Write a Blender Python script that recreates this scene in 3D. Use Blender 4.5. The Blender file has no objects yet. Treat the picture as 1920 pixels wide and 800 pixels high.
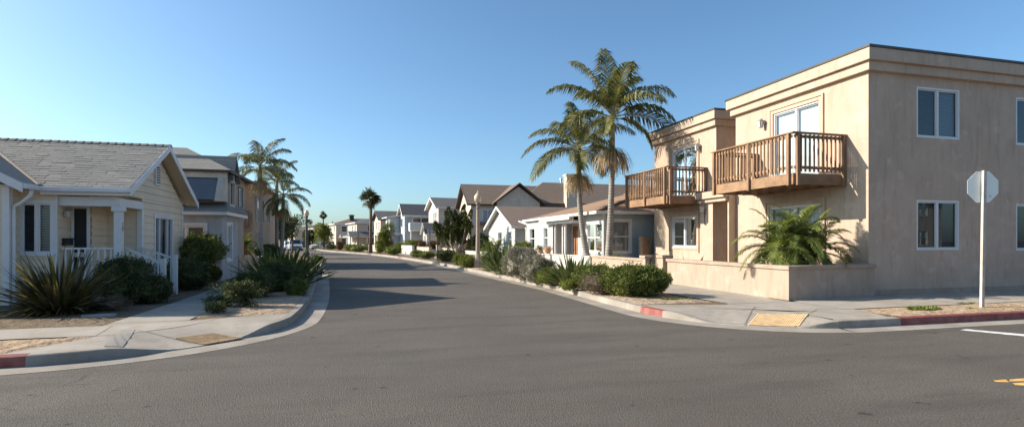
import bpy, bmesh, math, random
from mathutils import Vector, Matrix, noise
R = math.radians
sc = bpy.context.scene
COL = sc.collection
# ------------------------------------------------------------------ camera, sky, sun, exposure
F = 1009.0; CAMH = 1.6; YAW = R(15); HOR = 450.0
cs, sn = math.cos(YAW), math.sin(YAW)
def P(px, D):                                   # point at depth D seen in photo column px
    X = (px - 960) / F * D
    return (X*cs + D*sn, -X*sn + D*cs)
def G(px, py, z=0.14):                          # point of the plane z seen at photo pixel
    return P(px, F*(CAMH - z)/(py - HOR))
cam = bpy.data.cameras.new('camera'); co = bpy.data.objects.new('camera', cam); COL.objects.link(co)
cam.sensor_width = 36; cam.lens = 36*F/1920; cam.shift_y = (HOR-400)/1920; cam.clip_end = 3000; cam.clip_start = .05
co.location = (0, 0, CAMH); co.rotation_euler = (R(90), 0, -YAW); sc.camera = co
SUN_EL = 27.5; SUN_SL = .36
saz = math.atan2(-1, SUN_SL)                    # compass azimuth of the sun, x east, y north
w = bpy.data.worlds.new('World'); sc.world = w; w.use_nodes = True
wn = w.node_tree; bg = wn.nodes['Background']; sky = wn.nodes.new('ShaderNodeTexSky')
sky.sky_type = 'NISHITA'; sky.sun_disc = False; sky.sun_elevation = R(SUN_EL); sky.sun_rotation = saz % (2*math.pi)
sky.air_density = .9; sky.dust_density = 1.4; sky.ozone_density = 3.2; sky.altitude = 0
tint = wn.nodes.new('ShaderNodeMix'); tint.data_type = 'RGBA'; tint.blend_type = 'MULTIPLY'; tint.inputs[0].default_value = 1
tint.inputs[7].default_value = (.81, .985, 1.02, 1)
wn.links.new(sky.outputs[0], tint.inputs[6]); wn.links.new(tint.outputs[2], bg.inputs[0]); bg.inputs[1].default_value = .104
sl = bpy.data.lights.new('sun', 'SUN'); sl.energy = 4.7; sl.angle = R(.55); sl.color = (1, .90, .76)
so = bpy.data.objects.new('sun', sl); COL.objects.link(so); so.location = (-40, 12, 30)
tosun = Vector((math.sin(saz)*math.cos(R(SUN_EL)), math.cos(saz)*math.cos(R(SUN_EL)), math.sin(R(SUN_EL))))
so.rotation_euler = tosun.to_track_quat('Z', 'Y').to_euler()
sc.view_settings.view_transform = 'Standard'; sc.view_settings.look = 'None'
sc.view_settings.exposure = .9; sc.view_settings.gamma = 1; sc.view_settings.use_curve_mapping = False
sc.render.engine = 'CYCLES'; sc.cycles.max_bounces = 6; sc.cycles.transparent_max_bounces = 8

# ------------------------------------------------------------------ helpers
class MB:
    def __init__(s): s.v = []; s.f = []; s.m = []
    def add(s, pts, faces, m=0):
        b = len(s.v); s.v += [tuple(p) for p in pts]
        s.f += [tuple(b+i for i in f) for f in faces]; s.m += [m]*len(faces)
    def poly(s, pts, m=0): s.add(pts, [tuple(range(len(pts)))], m)
    def hexa(s, p, m=0):
        s.add(p, [(0,3,2,1),(4,5,6,7),(0,1,5,4),(1,2,6,5),(2,3,7,6),(3,0,4,7)], m)
    def box(s, x0, x1, y0, y1, z0, z1, m=0):
        if x0 > x1: x0, x1 = x1, x0
        if y0 > y1: y0, y1 = y1, y0
        s.hexa([(x0,y0,z0),(x1,y0,z0),(x1,y1,z0),(x0,y1,z0),(x0,y0,z1),(x1,y0,z1),(x1,y1,z1),(x0,y1,z1)], m)
    def fbox(s, f, s0, s1, d0, d1, z0, z1, m=0):
        p = [f.pt(a, d, z) for z in (z0, z1) for a, d in ((s0,d0),(s1,d0),(s1,d1),(s0,d1))]
        s.hexa(p if f.sg < 0 else [p[i] for i in (3,2,1,0,7,6,5,4)], m)
    def bar(s, a, b, w, h=None, m=0, up=(0,0,1)):
        h = h or w; a = Vector(a); b = Vector(b); d = (b-a).normalized()
        x = d.cross(Vector(up));
        if x.length < 1e-4: x = Vector((1,0,0))
        x.normalize(); y = x.cross(d)
        x *= w/2; y *= h/2
        s.hexa([a-x-y, a+x-y, a+x+y, a-x+y, b-x-y, b+x-y, b+x+y, b-x+y], m)
    def tube(s, pts, rad, n=10, m=0, cap=True):
        pts = [Vector(p) for p in pts]; base = len(s.v)
        ref = Vector((0,1,.013))
        for i, p in enumerate(pts):
            d = (pts[min(i+1,len(pts)-1)] - pts[max(i-1,0)]).normalized()
            x = d.cross(ref)
            if x.length < .1: x = d.cross(Vector((1,0,0)))
            x.normalize(); y = d.cross(x)
            r = rad[i] if hasattr(rad, '__len__') else rad
            for k in range(n):
                a = 2*math.pi*k/n; s.v.append(tuple(p + x*r*math.cos(a) + y*r*math.sin(a)))
        for i in range(len(pts)-1):
            for k in range(n):
                a = base+i*n+k; b = base+i*n+(k+1)%n
                s.f.append((a, b, b+n, a+n)); s.m.append(m)
        if cap:
            s.f.append(tuple(base+(len(pts)-1)*n+k for k in range(n))); s.m.append(m)
            s.f.append(tuple(base+n-1-k for k in range(n))); s.m.append(m)
    def lathe(s, prof, n=20, c=(0,0), m=0):
        s.tube([(c[0],c[1],z) for r, z in prof], [r for r, z in prof], n, m)
    def pieces(s, name, mats, parent=None, off=None, **k):
        par = list(range(len(s.v)))
        def fd(a):
            while par[a] != a: par[a] = par[par[a]]; a = par[a]
            return a
        for f in s.f:
            for x in f[1:]: par[fd(x)] = fd(f[0])
        gs = {}
        for f, m in zip(s.f, s.m): gs.setdefault(fd(f[0]), []).append((f, m))
        for g in gs.values():
            o = MB(); ix = {}
            for f, m in g:
                for x in f:
                    if x not in ix: ix[x] = len(o.v); o.v.append(s.v[x])
                o.f.append(tuple(ix[x] for x in f)); o.m.append(m)
            o.build(name, mats, parent, off, **k)
    def build(s, name, mats, parent=None, off=None, loc=None, smooth=False, bevel=0):
        me = bpy.data.meshes.new(name)
        v = s.v if off is None else [(p[0]-off[0], p[1]-off[1], p[2]-off[2]) for p in s.v]
        me.from_pydata(v, [], s.f)
        if not isinstance(mats, (list, tuple)): mats = [mats]
        for m in mats: me.materials.append(m)
        if len(mats) > 1: me.polygons.foreach_set('material_index', [min(i, len(mats)-1) for i in s.m])
        if smooth is True: me.polygons.foreach_set('use_smooth', [True]*len(me.polygons))
        autouv(me); me.update()
        o = bpy.data.objects.new(name, me); COL.objects.link(o)
        if parent: o.parent = parent
        if loc: o.location = loc
        if bevel:
            b = o.modifiers.new('bevel', 'BEVEL'); b.width = bevel; b.segments = 2; b.limit_method = 'ANGLE'
        return o
def autouv(me):
    uv = me.uv_layers.new(name='UVMap').data
    vs = me.vertices
    for p in me.polygons:
        n = p.normal
        if abs(n.z) > .999: t = Vector((1,0,0)); b = Vector((0,1,0))
        else:
            t = Vector((-n.y, n.x, 0)).normalized(); b = n.cross(t)
            if b.z < 0: b = -b; t = -t
        for li in p.loop_indices:
            c = vs[me.loops[li].vertex_index].co; uv[li].uv = (c.dot(t), c.dot(b))
def tag(o, label, cat, group=None, kind=None):
    if label: o['label'] = label
    if cat: o['category'] = cat
    if group: o['group'] = group
    if kind: o['kind'] = kind
    return o
def structure(o): o['kind'] = 'structure'; return o
def empty(name, loc, label, cat, group=None, rz=0):
    o = bpy.data.objects.new(name, None); COL.objects.link(o); o.location = loc; o.rotation_euler = (0,0,rz)
    o.empty_display_size = .2
    return tag(o, label, cat, group)
class Face:                                     # a vertical wall plane: s along it, d outwards, z up
    def __init__(s, p0, p1, sg):
        s.p = Vector((p0[0], p0[1])); d = Vector((p1[0], p1[1])) - s.p; s.L = d.length; s.d = d.normalized(); s.sg = sg
        s.n = Vector((s.d.y, -s.d.x)) if sg > 0 else Vector((-s.d.y, s.d.x))
    def pt(s, a, d, z): q = s.p + s.d*a + s.n*d; return (q.x, q.y, z)
def wall(mb, f, z0, z1, ops=(), lap=0, m=0, rev=.12, apex=None, mrev=None):
    """wall plane with real openings; apex=(s, z) adds a gable; lap gives overlapping boards"""
    mrev = m if mrev is None else mrev
    top = apex[1] if apex else z1
    zs = {z0, z1, top}
    if lap:
        z = z0
        while z < top: zs.add(z); z += lap
    for o in ops: zs.add(o[2]); zs.add(o[3])
    zs = sorted(zs); zs = [z for i, z in enumerate(zs) if i == 0 or z - zs[i-1] > 1e-5]
    def ext(z):
        if z <= z1 or not apex: return 0, f.L
        k = (z - z1)/(apex[1]-z1); return apex[0]*k, f.L - (f.L-apex[0])*k
    def off(z, up):
        if not lap: return 0
        fr = ((z-z0)/lap) % 1
        if fr > .999 or fr < .001: fr = 1 if up else 0
        return .028*(1-fr)
    for a, b in zip(zs, zs[1:]):
        da, db = off(a, False), off(b, True); l0, r0 = ext(a); l1, r1 = ext(b)
        cuts = sorted([(o[0], o[1]) for o in ops if o[2] < (a+b)/2 < o[3]])
        segs = []; x = None
        for c in cuts: segs.append((x, c[0])); x = c[1]
        segs.append((x, None))
        for u, v in segs:
            ua = l0 if u is None else u; ub = l1 if u is None else u
            va = r0 if v is None else v; vb = r1 if v is None else v
            if va - ua < 1e-4: continue
            q = [f.pt(ua,da,a), f.pt(va,da,a), f.pt(vb,db,b), f.pt(ub,db,b)]
            if vb - ub < 1e-4: q = q[:3]
            mb.poly(q if f.sg > 0 else q[::-1], m)
            if lap and da > .012:
                q = [f.pt(ua,0,a), f.pt(va,0,a), f.pt(va,da,a), f.pt(ua,da,a)]; mb.poly(q if f.sg > 0 else q[::-1], m)
    for (a, b, c, d) in ops:
        for q in ([(a,0,c),(b,0,c),(b,-rev,c),(a,-rev,c)], [(a,-rev,d),(b,-rev,d),(b,0,d),(a,0,d)],
                  [(a,0,c),(a,-rev,c),(a,-rev,d),(a,0,d)], [(b,-rev,c),(b,0,c),(b,0,d),(b,-rev,d)]):
            mb.poly([f.pt(*t) for t in q], mrev)
# ------------------------------------------------------------------ materials
def nd(nt, t, **k):
    n = nt.nodes.new(t)
    for a, b in k.items():
        if a.startswith('i_'): n.inputs[int(a[2:])].default_value = b
        else: setattr(n, a, b)
    return n
def newmat(name):
    m = bpy.data.materials.new(name); m.use_nodes = True; nt = m.node_tree
    return m, nt, nt.nodes['Principled BSDF']
def rgba(c): return (c[0], c[1], c[2], 1)
def noisefac(nt, co, scale, detail=4, lo=.35, hi=.65, rough=.6):
    n = nd(nt, 'ShaderNodeTexNoise'); n.inputs['Scale'].default_value = scale; n.inputs['Detail'].default_value = detail
    n.inputs['Roughness'].default_value = rough
    nt.links.new(co, n.inputs['Vector'])
    r = nd(nt, 'ShaderNodeMapRange'); r.inputs[1].default_value = lo; r.inputs[2].default_value = hi
    nt.links.new(n.outputs[0], r.inputs[0]); return r.outputs[0]
def mixc(nt, fac, a, b, mode='MIX'):
    n = nd(nt, 'ShaderNodeMix', data_type='RGBA', blend_type=mode)
    for s, v in ((n.inputs[0], fac), (n.inputs[6], a), (n.inputs[7], b)):
        if isinstance(v, (int, float)): s.default_value = v
        elif isinstance(v, tuple): s.default_value = rgba(v)
        else: nt.links.new(v, s)
    return n.outputs[2]
def bump(nt, b, h, dist=.01, st=1.0, prev=None):
    n = nd(nt, 'ShaderNodeBump'); n.inputs['Strength'].default_value = st; n.inputs['Distance'].default_value = dist
    nt.links.new(h, n.inputs['Height'])
    if prev is not None: nt.links.new(prev, n.inputs['Normal'])
    nt.links.new(n.outputs[0], b.inputs['Normal']); return n.outputs[0]
def pm(name, c, rough=.7, var=.12, vs=1.5, bd=0, bs=40, fine=0, metal=0, spec=.4, c2=None):
    m, nt, b = newmat(name)
    co = nd(nt, 'ShaderNodeNewGeometry').outputs['Position']
    b.inputs['Roughness'].default_value = rough; b.inputs['Metallic'].default_value = metal
    b.inputs['Specular IOR Level'].default_value = spec
    lo = tuple(x*(1-var) for x in c); hi = c2 or tuple(min(1, x*(1+var)) for x in c)
    col = mixc(nt, noisefac(nt, co, vs), lo, hi)
    if fine: col = mixc(nt, noisefac(nt, co, 60, 3, .3, .7), col, tuple(x*(1-fine) for x in c), 'MIX')
    nt.links.new(col, b.inputs['Base Color'])
    if bd: bump(nt, b, noisefac(nt, co, bs, 3, 0, 1), bd)
    return m
def stucco(name, c, stain=.25):
    m, nt, b = newmat(name); co = nd(nt, 'ShaderNodeNewGeometry').outputs['Position']
    b.inputs['Roughness'].default_value = .9; b.inputs['Specular IOR Level'].default_value = .15
    mp = nd(nt, 'ShaderNodeMapping'); mp.inputs['Scale'].default_value = (1.6, 1.6, .22); nt.links.new(co, mp.inputs[0])
    a = mixc(nt, noisefac(nt, co, 1.1, 6, .35, .7), c, tuple(x*(1-stain) for x in c))
    a = mixc(nt, noisefac(nt, mp.outputs[0], 4.5, 5, .5, .8), a, (c[0]*.78, c[1]*.72, c[2]*.66))
    a = mixc(nt, noisefac(nt, co, 2.7, 5, .55, .75), a, (min(1,c[0]*1.12), min(1,c[1]*1.14), min(1,c[2]*1.2)))
    nt.links.new(a, b.inputs['Base Color'])
    p = bump(nt, b, noisefac(nt, co, 70, 3, 0, 1), .006)
    bump(nt, b, noisefac(nt, co, 6, 4, 0, 1), .012, .7, p)
    return m
def shingle(name, c1, c2, w=.33, h=.15, bd=.012, blotch=None):
    m, nt, b = newmat(name); uv = nd(nt, 'ShaderNodeTexCoord').outputs['UV']
    b.inputs['Roughness'].default_value = .92; b.inputs['Specular IOR Level'].default_value = .2
    t = nd(nt, 'ShaderNodeTexBrick', offset=.37, squash=1.0); nt.links.new(uv, t.inputs[0])
    for k, v in (('Color1', rgba(c1)), ('Color2', rgba(c2)), ('Mortar', rgba(tuple(x*.35 for x in c1))), ('Scale', 1.0),
                 ('Mortar Size', .016), ('Mortar Smooth', .3), ('Brick Width', w), ('Row Height', h)): t.inputs[k].default_value = v
    a = mixc(nt, noisefac(nt, uv, 1.2, 5, .3, .7), t.outputs[0], tuple(x*.75 for x in c2))
    if blotch: a = mixc(nt, noisefac(nt, uv, .8, 5, .45, .75), a, blotch)
    a = mixc(nt, noisefac(nt, uv, 90, 2, .2, .9), a, tuple(min(1, x*1.35) for x in c1))
    nt.links.new(a, b.inputs['Base Color'])
    s = nd(nt, 'ShaderNodeSeparateXYZ'); nt.links.new(uv, s.inputs[0])
    d = nd(nt, 'ShaderNodeMath', operation='DIVIDE', i_1=h); nt.links.new(s.outputs[1], d.inputs[0])
    fr = nd(nt, 'ShaderNodeMath', operation='FRACT'); nt.links.new(d.outputs[0], fr.inputs[0])
    iv = nd(nt, 'ShaderNodeMath', operation='SUBTRACT', i_0=1.0); nt.links.new(fr.outputs[0], iv.inputs[1])
    p = bump(nt, b, iv.outputs[0], bd)
    iv2 = nd(nt, 'ShaderNodeMath', operation='SUBTRACT', i_0=1.0); nt.links.new(t.outputs[1], iv2.inputs[1])
    bump(nt, b, iv2.outputs[0], bd*.6, 1, p)
    return m
def lapmat(name, c, h=.18):
    m, nt, b = newmat(name); uv = nd(nt, 'ShaderNodeNewGeometry').outputs['Position']
    b.inputs['Roughness'].default_value = .6
    a = mixc(nt, noisefac(nt, uv, 1.6, 4), c, tuple(x*.85 for x in c)); nt.links.new(a, b.inputs['Base Color'])
    s = nd(nt, 'ShaderNodeSeparateXYZ'); nt.links.new(uv, s.inputs[0])
    d = nd(nt, 'ShaderNodeMath', operation='DIVIDE', i_1=h); nt.links.new(s.outputs[2], d.inputs[0])
    fr = nd(nt, 'ShaderNodeMath', operation='FRACT'); nt.links.new(d.outputs[0], fr.inputs[0])
    iv = nd(nt, 'ShaderNodeMath', operation='SUBTRACT', i_0=1.0); nt.links.new(fr.outputs[0], iv.inputs[1])
    bump(nt, b, iv.outputs[0], .03)
    return m
def wood(name, c, along='Z', var=.3):
    m, nt, b = newmat(name); tc = nd(nt, 'ShaderNodeNewGeometry').outputs['Position']
    mp = nd(nt, 'ShaderNodeMapping'); mp.inputs['Scale'].default_value = {'Z': (14,14,1.2), 'X': (1.2,14,14), 'Y': (14,1.2,14)}[along]
    nt.links.new(tc, mp.inputs[0]); b.inputs['Roughness'].default_value = .62; b.inputs['Specular IOR Level'].default_value = .25
    a = mixc(nt, noisefac(nt, mp.outputs[0], 1.6, 6, .3, .7), c, tuple(x*(1-var*1.4) for x in c))
    a = mixc(nt, noisefac(nt, tc, 2.2, 3, .4, .7), a, tuple(min(1, x*1.2) for x in c))
    nt.links.new(a, b.inputs['Base Color']); bump(nt, b, noisefac(nt, mp.outputs[0], 3, 4, 0, 1), .004)
    return m
def leafm(name, cols, trans=.3, rough=.55, spec=.2):
    m, nt, b = newmat(name)
    g = nd(nt, 'ShaderNodeNewGeometry'); r = nd(nt, 'ShaderNodeValToRGB'); nt.links.new(g.outputs['Random Per Island'], r.inputs[0])
    e = r.color_ramp.elements; n = len(cols)
    while len(e) < n: e.new(.5)
    for i, c in enumerate(cols): e[i].position = i/max(1, n-1); e[i].color = rgba(c)
    c2 = mixc(nt, noisefac(nt, g.outputs['Position'], 3.0, 3, .35, .65), r.outputs[0], tuple(x*.65 for x in cols[0]))
    b.inputs['Roughness'].default_value = rough; b.inputs['Specular IOR Level'].default_value = spec
    nt.links.new(c2, b.inputs['Base Color'])
    t = nd(nt, 'ShaderNodeBsdfTranslucent'); nt.links.new(mixc(nt, 1.0, c2, (1.0, 1.0, .5), 'MULTIPLY'), t.inputs[0])
    mx = nd(nt, 'ShaderNodeMixShader', i_0=trans); nt.links.new(b.outputs[0], mx.inputs[1]); nt.links.new(t.outputs[0], mx.inputs[2])
    nt.links.new(mx.outputs[0], nt.nodes['Material Output'].inputs[0])
    return m
M = {}
def glass(name, tint=(.75,.8,.82), see=1.0):
    m, nt, b = newmat(name); nt.nodes.remove(b)
    t = nd(nt, 'ShaderNodeBsdfTransparent'); t.inputs[0].default_value = rgba(tuple(x*see for x in tint))
    g = nd(nt, 'ShaderNodeBsdfGlossy'); g.inputs['Roughness'].default_value = .015; g.inputs[0].default_value = (.9,.93,.95,1)
    f = nd(nt, 'ShaderNodeFresnel'); f.inputs[0].default_value = 1.27
    a = nd(nt, 'ShaderNodeMath', operation='ADD', i_1=.03); nt.links.new(f.outputs[0], a.inputs[0])
    x = nd(nt, 'ShaderNodeMixShader'); nt.links.new(a.outputs[0], x.inputs[0]); nt.links.new(t.outputs[0], x.inputs[1]); nt.links.new(g.outputs[0], x.inputs[2])
    nt.links.new(x.outputs[0], nt.nodes['Material Output'].inputs[0]); return m
def stripes(name, c1, c2, period, axis=2, sharp=.35):
    m, nt, b = newmat(name); co = nd(nt, 'ShaderNodeNewGeometry').outputs['Position']
    s = nd(nt, 'ShaderNodeSeparateXYZ'); nt.links.new(co, s.inputs[0])
    src = s.outputs[2]
    if axis == 0:
        ad = nd(nt, 'ShaderNodeMath', operation='ADD'); nt.links.new(s.outputs[0], ad.inputs[0]); nt.links.new(s.outputs[1], ad.inputs[1]); src = ad.outputs[0]
    d = nd(nt, 'ShaderNodeMath', operation='DIVIDE', i_1=period); nt.links.new(src, d.inputs[0])
    fr = nd(nt, 'ShaderNodeMath', operation='PINGPONG', i_1=.5); nt.links.new(d.outputs[0], fr.inputs[0])
    r = nd(nt, 'ShaderNodeMapRange'); r.inputs[1].default_value = .25-sharp/2; r.inputs[2].default_value = .25+sharp/2; nt.links.new(fr.outputs[0], r.inputs[0])
    nt.links.new(mixc(nt, r.outputs[0], c1, c2), b.inputs['Base Color']); b.inputs['Roughness'].default_value = .6
    bump(nt, b, fr.outputs[0], .02)
    return m
def asphalt():
    m, nt, b = newmat('asphalt'); co = nd(nt, 'ShaderNodeNewGeometry').outputs['Position']
    b.inputs['Roughness'].default_value = .85; b.inputs['Specular IOR Level'].default_value = .3
    a = mixc(nt, noisefac(nt, co, .35, 5, .35, .65), (.118,.099,.081), (.160,.136,.111))
    mp = nd(nt, 'ShaderNodeMapping'); mp.inputs['Rotation'].default_value = (0,0,.35); mp.inputs['Scale'].default_value = (.3,1.5,1); nt.links.new(co, mp.inputs[0])
    a = mixc(nt, noisefac(nt, mp.outputs[0], 1.1, 6, .48, .72), a, (.090,.078,.066))
    a = mixc(nt, noisefac(nt, co, 45, 3, .42, .66), a, (.075,.066,.058))
    a = mixc(nt, noisefac(nt, co, 95, 2, .62, .75), a, (.32,.29,.26))
    sp = noisefac(nt, co, 2.6, 2, .70, .73); a = mixc(nt, sp, a, (.05,.045,.04))
    wv = nd(nt, 'ShaderNodeTexNoise'); wv.inputs['Scale'].default_value = 1.3; nt.links.new(co, wv.inputs['Vector'])
    ad = nd(nt, 'ShaderNodeVectorMath', operation='ADD'); nt.links.new(co, ad.inputs[0])
    sc2 = nd(nt, 'ShaderNodeVectorMath', operation='SCALE'); sc2.inputs['Scale'].default_value = .9
    nt.links.new(wv.outputs[1], sc2.inputs[0]); nt.links.new(sc2.outputs[0], ad.inputs[1])
    vo = nd(nt, 'ShaderNodeTexVoronoi', feature='DISTANCE_TO_EDGE'); vo.inputs['Scale'].default_value = .22; nt.links.new(ad.outputs[0], vo.inputs['Vector'])
    r = nd(nt, 'ShaderNodeMapRange'); r.inputs[1].default_value = .0015; r.inputs[2].default_value = .0035; r.inputs[3].default_value = 1; r.inputs[4].default_value = 0
    nt.links.new(vo.outputs[0], r.inputs[0])
    mm = nd(nt, 'ShaderNodeMath', operation='MULTIPLY'); nt.links.new(r.outputs[0], mm.inputs[0]); nt.links.new(noisefac(nt, co, .5, 2, .53, .66), mm.inputs[1])
    a = mixc(nt, mm.outputs[0], a, (.075,.066,.058))
    nt.links.new(a, b.inputs['Base Color'])
    p = bump(nt, b, noisefac(nt, co, 60, 4, .2, .8), .012); bump(nt, b, noisefac(nt, co, 2, 3, 0, 1), .02, .5, p)
    return m
def concrete(name, c, dirt=.25):
    m, nt, b = newmat(name); co = nd(nt, 'ShaderNodeNewGeometry').outputs['Position']
    b.inputs['Roughness'].default_value = .88; b.inputs['Specular IOR Level'].default_value = .2
    a = mixc(nt, noisefac(nt, co, .9, 6, .35, .7), c, tuple(x*(1-dirt) for x in c))
    a = mixc(nt, noisefac(nt, co, 3.5, 6, .48, .75), a, (c[0]*.68, c[1]*.64, c[2]*.58))
    a = mixc(nt, noisefac(nt, co, 14, 2, .70, .73), a, tuple(x*.45 for x in c))
    a = mixc(nt, noisefac(nt, co, 60, 3, .5, .8), a, tuple(x*.8 for x in c))
    nt.links.new(a, b.inputs['Base Color']); bump(nt, b, noisefac(nt, co, 50, 4, 0, 1), .005); return m
def sandm(name, c, c2, peb):
    m, nt, b = newmat(name); co = nd(nt, 'ShaderNodeNewGeometry').outputs['Position']
    b.inputs['Roughness'].default_value = .95; b.inputs['Specular IOR Level'].default_value = .1
    a = mixc(nt, noisefac(nt, co, 1.4, 6, .35, .65), c, c2)
    a = mixc(nt, noisefac(nt, co, 9, 5, .56, .66), a, peb)
    a = mixc(nt, noisefac(nt, co, 70, 3, .5, .8), a, tuple(x*.7 for x in c))
    nt.links.new(a, b.inputs['Base Color'])
    p = bump(nt, b, noisefac(nt, co, 6, 4, 0, 1), .08); bump(nt, b, noisefac(nt, co, 50, 3, 0, 1), .012, 1, p); return m

M['asphalt'] = asphalt()
M['conc'] = concrete('concrete', (.40,.355,.30)); M['kerb'] = concrete('kerb_concrete', (.38,.34,.29), .4)
M['dconc'] = concrete('dark_concrete', (.20,.18,.155)); M['red'] = pm('red_kerb_paint', (.30,.06,.05), .6, .3, 5, .003, 30, c2=(.30,.11,.09))
M['sand'] = sandm('sand', (.50,.36,.24), (.42,.30,.19), (.30,.22,.15)); M['soil'] = sandm('soil', (.22,.165,.11), (.16,.12,.08), (.14,.10,.07))
M['mulch'] = sandm('dry_soil', (.45,.34,.24), (.36,.27,.19), (.20,.15,.10))
M['yellow'] = pm('yellow_dome_panel', (.60,.42,.23), .75, .15, 9, .002, 60)
M['white_line'] = pm('white_road_paint', (.66,.66,.62), .7, .3, 7); M['yellow_line'] = pm('yellow_road_paint', (.66,.38,.12), .7, .35, 9)
M['stucco'] = stucco('tan_stucco', (.50,.388,.302), .13); M['stucco_wall'] = stucco('garden_wall_stucco', (.41,.325,.252), .12)
M['stucco_cap'] = stucco('cap_stucco', (.40,.31,.24), .2); M['recess'] = stucco('brown_door_stucco', (.36,.24,.17), .2)
M['cream'] = stucco('cream_stucco', (.56,.49,.40), .12); M['beige'] = stucco('beige_stucco', (.58,.51,.43), .12)
M['grey_st'] = stucco('grey_stucco', (.40,.41,.42), .1); M['tan_st'] = stucco('peach_stucco', (.50,.36,.26), .15)
M['white_st'] = stucco('white_stucco', (.56,.53,.49), .08); M['bluegrey'] = lapmat('blue_grey_siding', (.47,.51,.55))
M['slate'] = lapmat('slate_siding', (.30,.37,.42), .2); M['wsiding'] = pm('white_siding', (.43,.435,.43), .5, .05)
M['siding'] = pm('cream_siding', (.70,.57,.41), .55, .06, 1.2, .002, 30); M['gsiding'] = lapmat('grey_siding', (.40,.37,.33))
M['white'] = pm('white_paint', (.66,.65,.63), .45, .05); M['vinyl'] = pm('white_vinyl', (.60,.61,.62), .35, .03)
M['trim_tan'] = pm('tan_trim', (.50,.38,.27), .8, .1); M['cap'] = pm('dark_metal_coping', (.06,.055,.05), .5, .2)
M['roof_grey'] = shingle('grey_shingles', (.25,.238,.215), (.155,.148,.135)); M['roof_dark'] = shingle('dark_shingles', (.12,.115,.11), (.08,.08,.08))
M['roof_brown'] = shingle('brown_shingles', (.21,.155,.12), (.14,.105,.085)); M['roof_orange'] = shingle('orange_shingles', (.34,.215,.135), (.20,.13,.09), blotch=(.12,.09,.06))
M['roof_slate'] = shingle('slate_shingles', (.15,.14,.135), (.10,.095,.095)); M['roof_tile'] = shingle('red_tiles', (.40,.17,.10), (.28,.12,.07), .22, .3, .05)
M['ridge'] = pm('ridge_cap', (.12,.115,.105), .9, .2); M['dark_trim'] = pm('dark_brown_trim', (.06,.045,.035), .6, .15)
M['wood'] = wood('stained_wood', (.27,.16,.09)); M['woodY'] = wood('stained_wood_board', (.29,.175,.10), 'Y'); M['woodX'] = wood('stained_wood_board_short', (.26,.155,.09), 'X')
M['fence'] = wood('weathered_wood', (.30,.20,.13)); M['door'] = wood('orange_brown_door', (.30,.145,.075)); M['pfence'] = wood('pale_wood', (.42,.31,.21))
M['iron'] = pm('black_iron', (.03,.03,.03), .5, .2, metal=.4); M['metal'] = pm('galvanised_metal', (.42,.42,.41), .42, .12, 12, metal=.7)
M['signback'] = pm('sign_back_metal', (.88,.91,.84), .45, .04); M['post'] = pm('sign_post', (.46,.41,.35), .7, .15, 6)
M['lampconc'] = pm('lamp_concrete', (.34,.27,.21), .8, .15, 9, .003, 60); M['lampglobe'] = pm('lamp_globe', (.62,.48,.33), .25, .15, 18, spec=.6)
M['lampdark'] = pm('dark_lamp_metal', (.07,.07,.065), .5, .2, metal=.3)
M['glass'] = glass('window_glass'); M['glassd'] = pm('dark_glass', (.02,.024,.028), .06, .2, spec=.9)
M['lantern'] = pm('lantern_glass', (.55,.5,.42), .3, .1)
M['bl_dark'] = stripes('dark_blinds', (.018,.024,.03), (.06,.075,.09), .05); M['bl_blue'] = stripes('pale_blinds', (.10,.13,.155), (.34,.40,.45), .05)
M['bl_cream'] = stripes('cream_blinds', (.25,.24,.2), (.5,.48,.42), .06); M['curtain'] = stripes('vertical_blinds', (.60,.59,.56), (.78,.77,.74), .12, 0, .5)
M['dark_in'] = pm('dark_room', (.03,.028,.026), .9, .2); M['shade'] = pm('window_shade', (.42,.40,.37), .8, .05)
M['bark'] = pm('palm_bark', (.36,.31,.26), .9, .3, 3, .01, 25); M['barkb'] = pm('brown_bark', (.15,.10,.065), .95, .3, 6, .02, 25)
M['shaft'] = pm('palm_crownshaft', (.27,.24,.13), .6, .35, 5); M['terra'] = pm('terracotta', (.50,.26,.15), .8, .15, 8)
M['stone'] = pm('pale_stone', (.34,.32,.29), .8, .15); M['white_car'] = pm('white_car_paint', (.62,.66,.72), .2, .02, spec=.7); M['blue_car'] = pm('blue_car_paint', (.06,.10,.17), .2, .02, spec=.7)
M['silver_car'] = pm('silver_car_paint', (.42,.45,.48), .25, .02, spec=.7); M['dark_car'] = pm('dark_car_paint', (.04,.045,.05), .2, .02, spec=.7)
M['rubber'] = pm('rubber', (.02,.02,.02), .8, .1); M['lens'] = pm('headlight_lens', (.7,.72,.75), .15, .02)
# leaves
M['l_hedge'] = leafm('hedge_leaves', [(.11,.14,.035),(.17,.21,.05),(.25,.28,.08),(.36,.37,.15)])
M['l_dark'] = leafm('dark_leaves', [(.06,.075,.03),(.10,.125,.045),(.15,.175,.065),(.24,.25,.12)], .2)
M['l_green'] = leafm('green_leaves', [(.12,.15,.03),(.19,.23,.04),(.27,.30,.07),(.36,.37,.11)])
M['l_sage'] = leafm('sage_leaves', [(.27,.25,.19),(.37,.34,.27),(.44,.41,.34),(.30,.30,.20)], .15)
M['l_dry'] = leafm('dry_leaves', [(.17,.12,.09),(.25,.19,.14),(.30,.24,.18),(.14,.14,.07)], .2)
M['l_red'] = leafm('reddish_leaves', [(.13,.06,.035),(.20,.10,.06),(.12,.10,.04),(.22,.15,.08)], .25)
M['l_yel'] = leafm('yellow_green_leaves', [(.18,.21,.035),(.27,.29,.06),(.36,.35,.10),(.14,.17,.035)], .35)
M['l_flax'] = leafm('flax_blades', [(.09,.085,.03),(.18,.18,.045),(.11,.075,.045),(.20,.15,.09),(.44,.35,.23)], .25, .35, .5)
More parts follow.
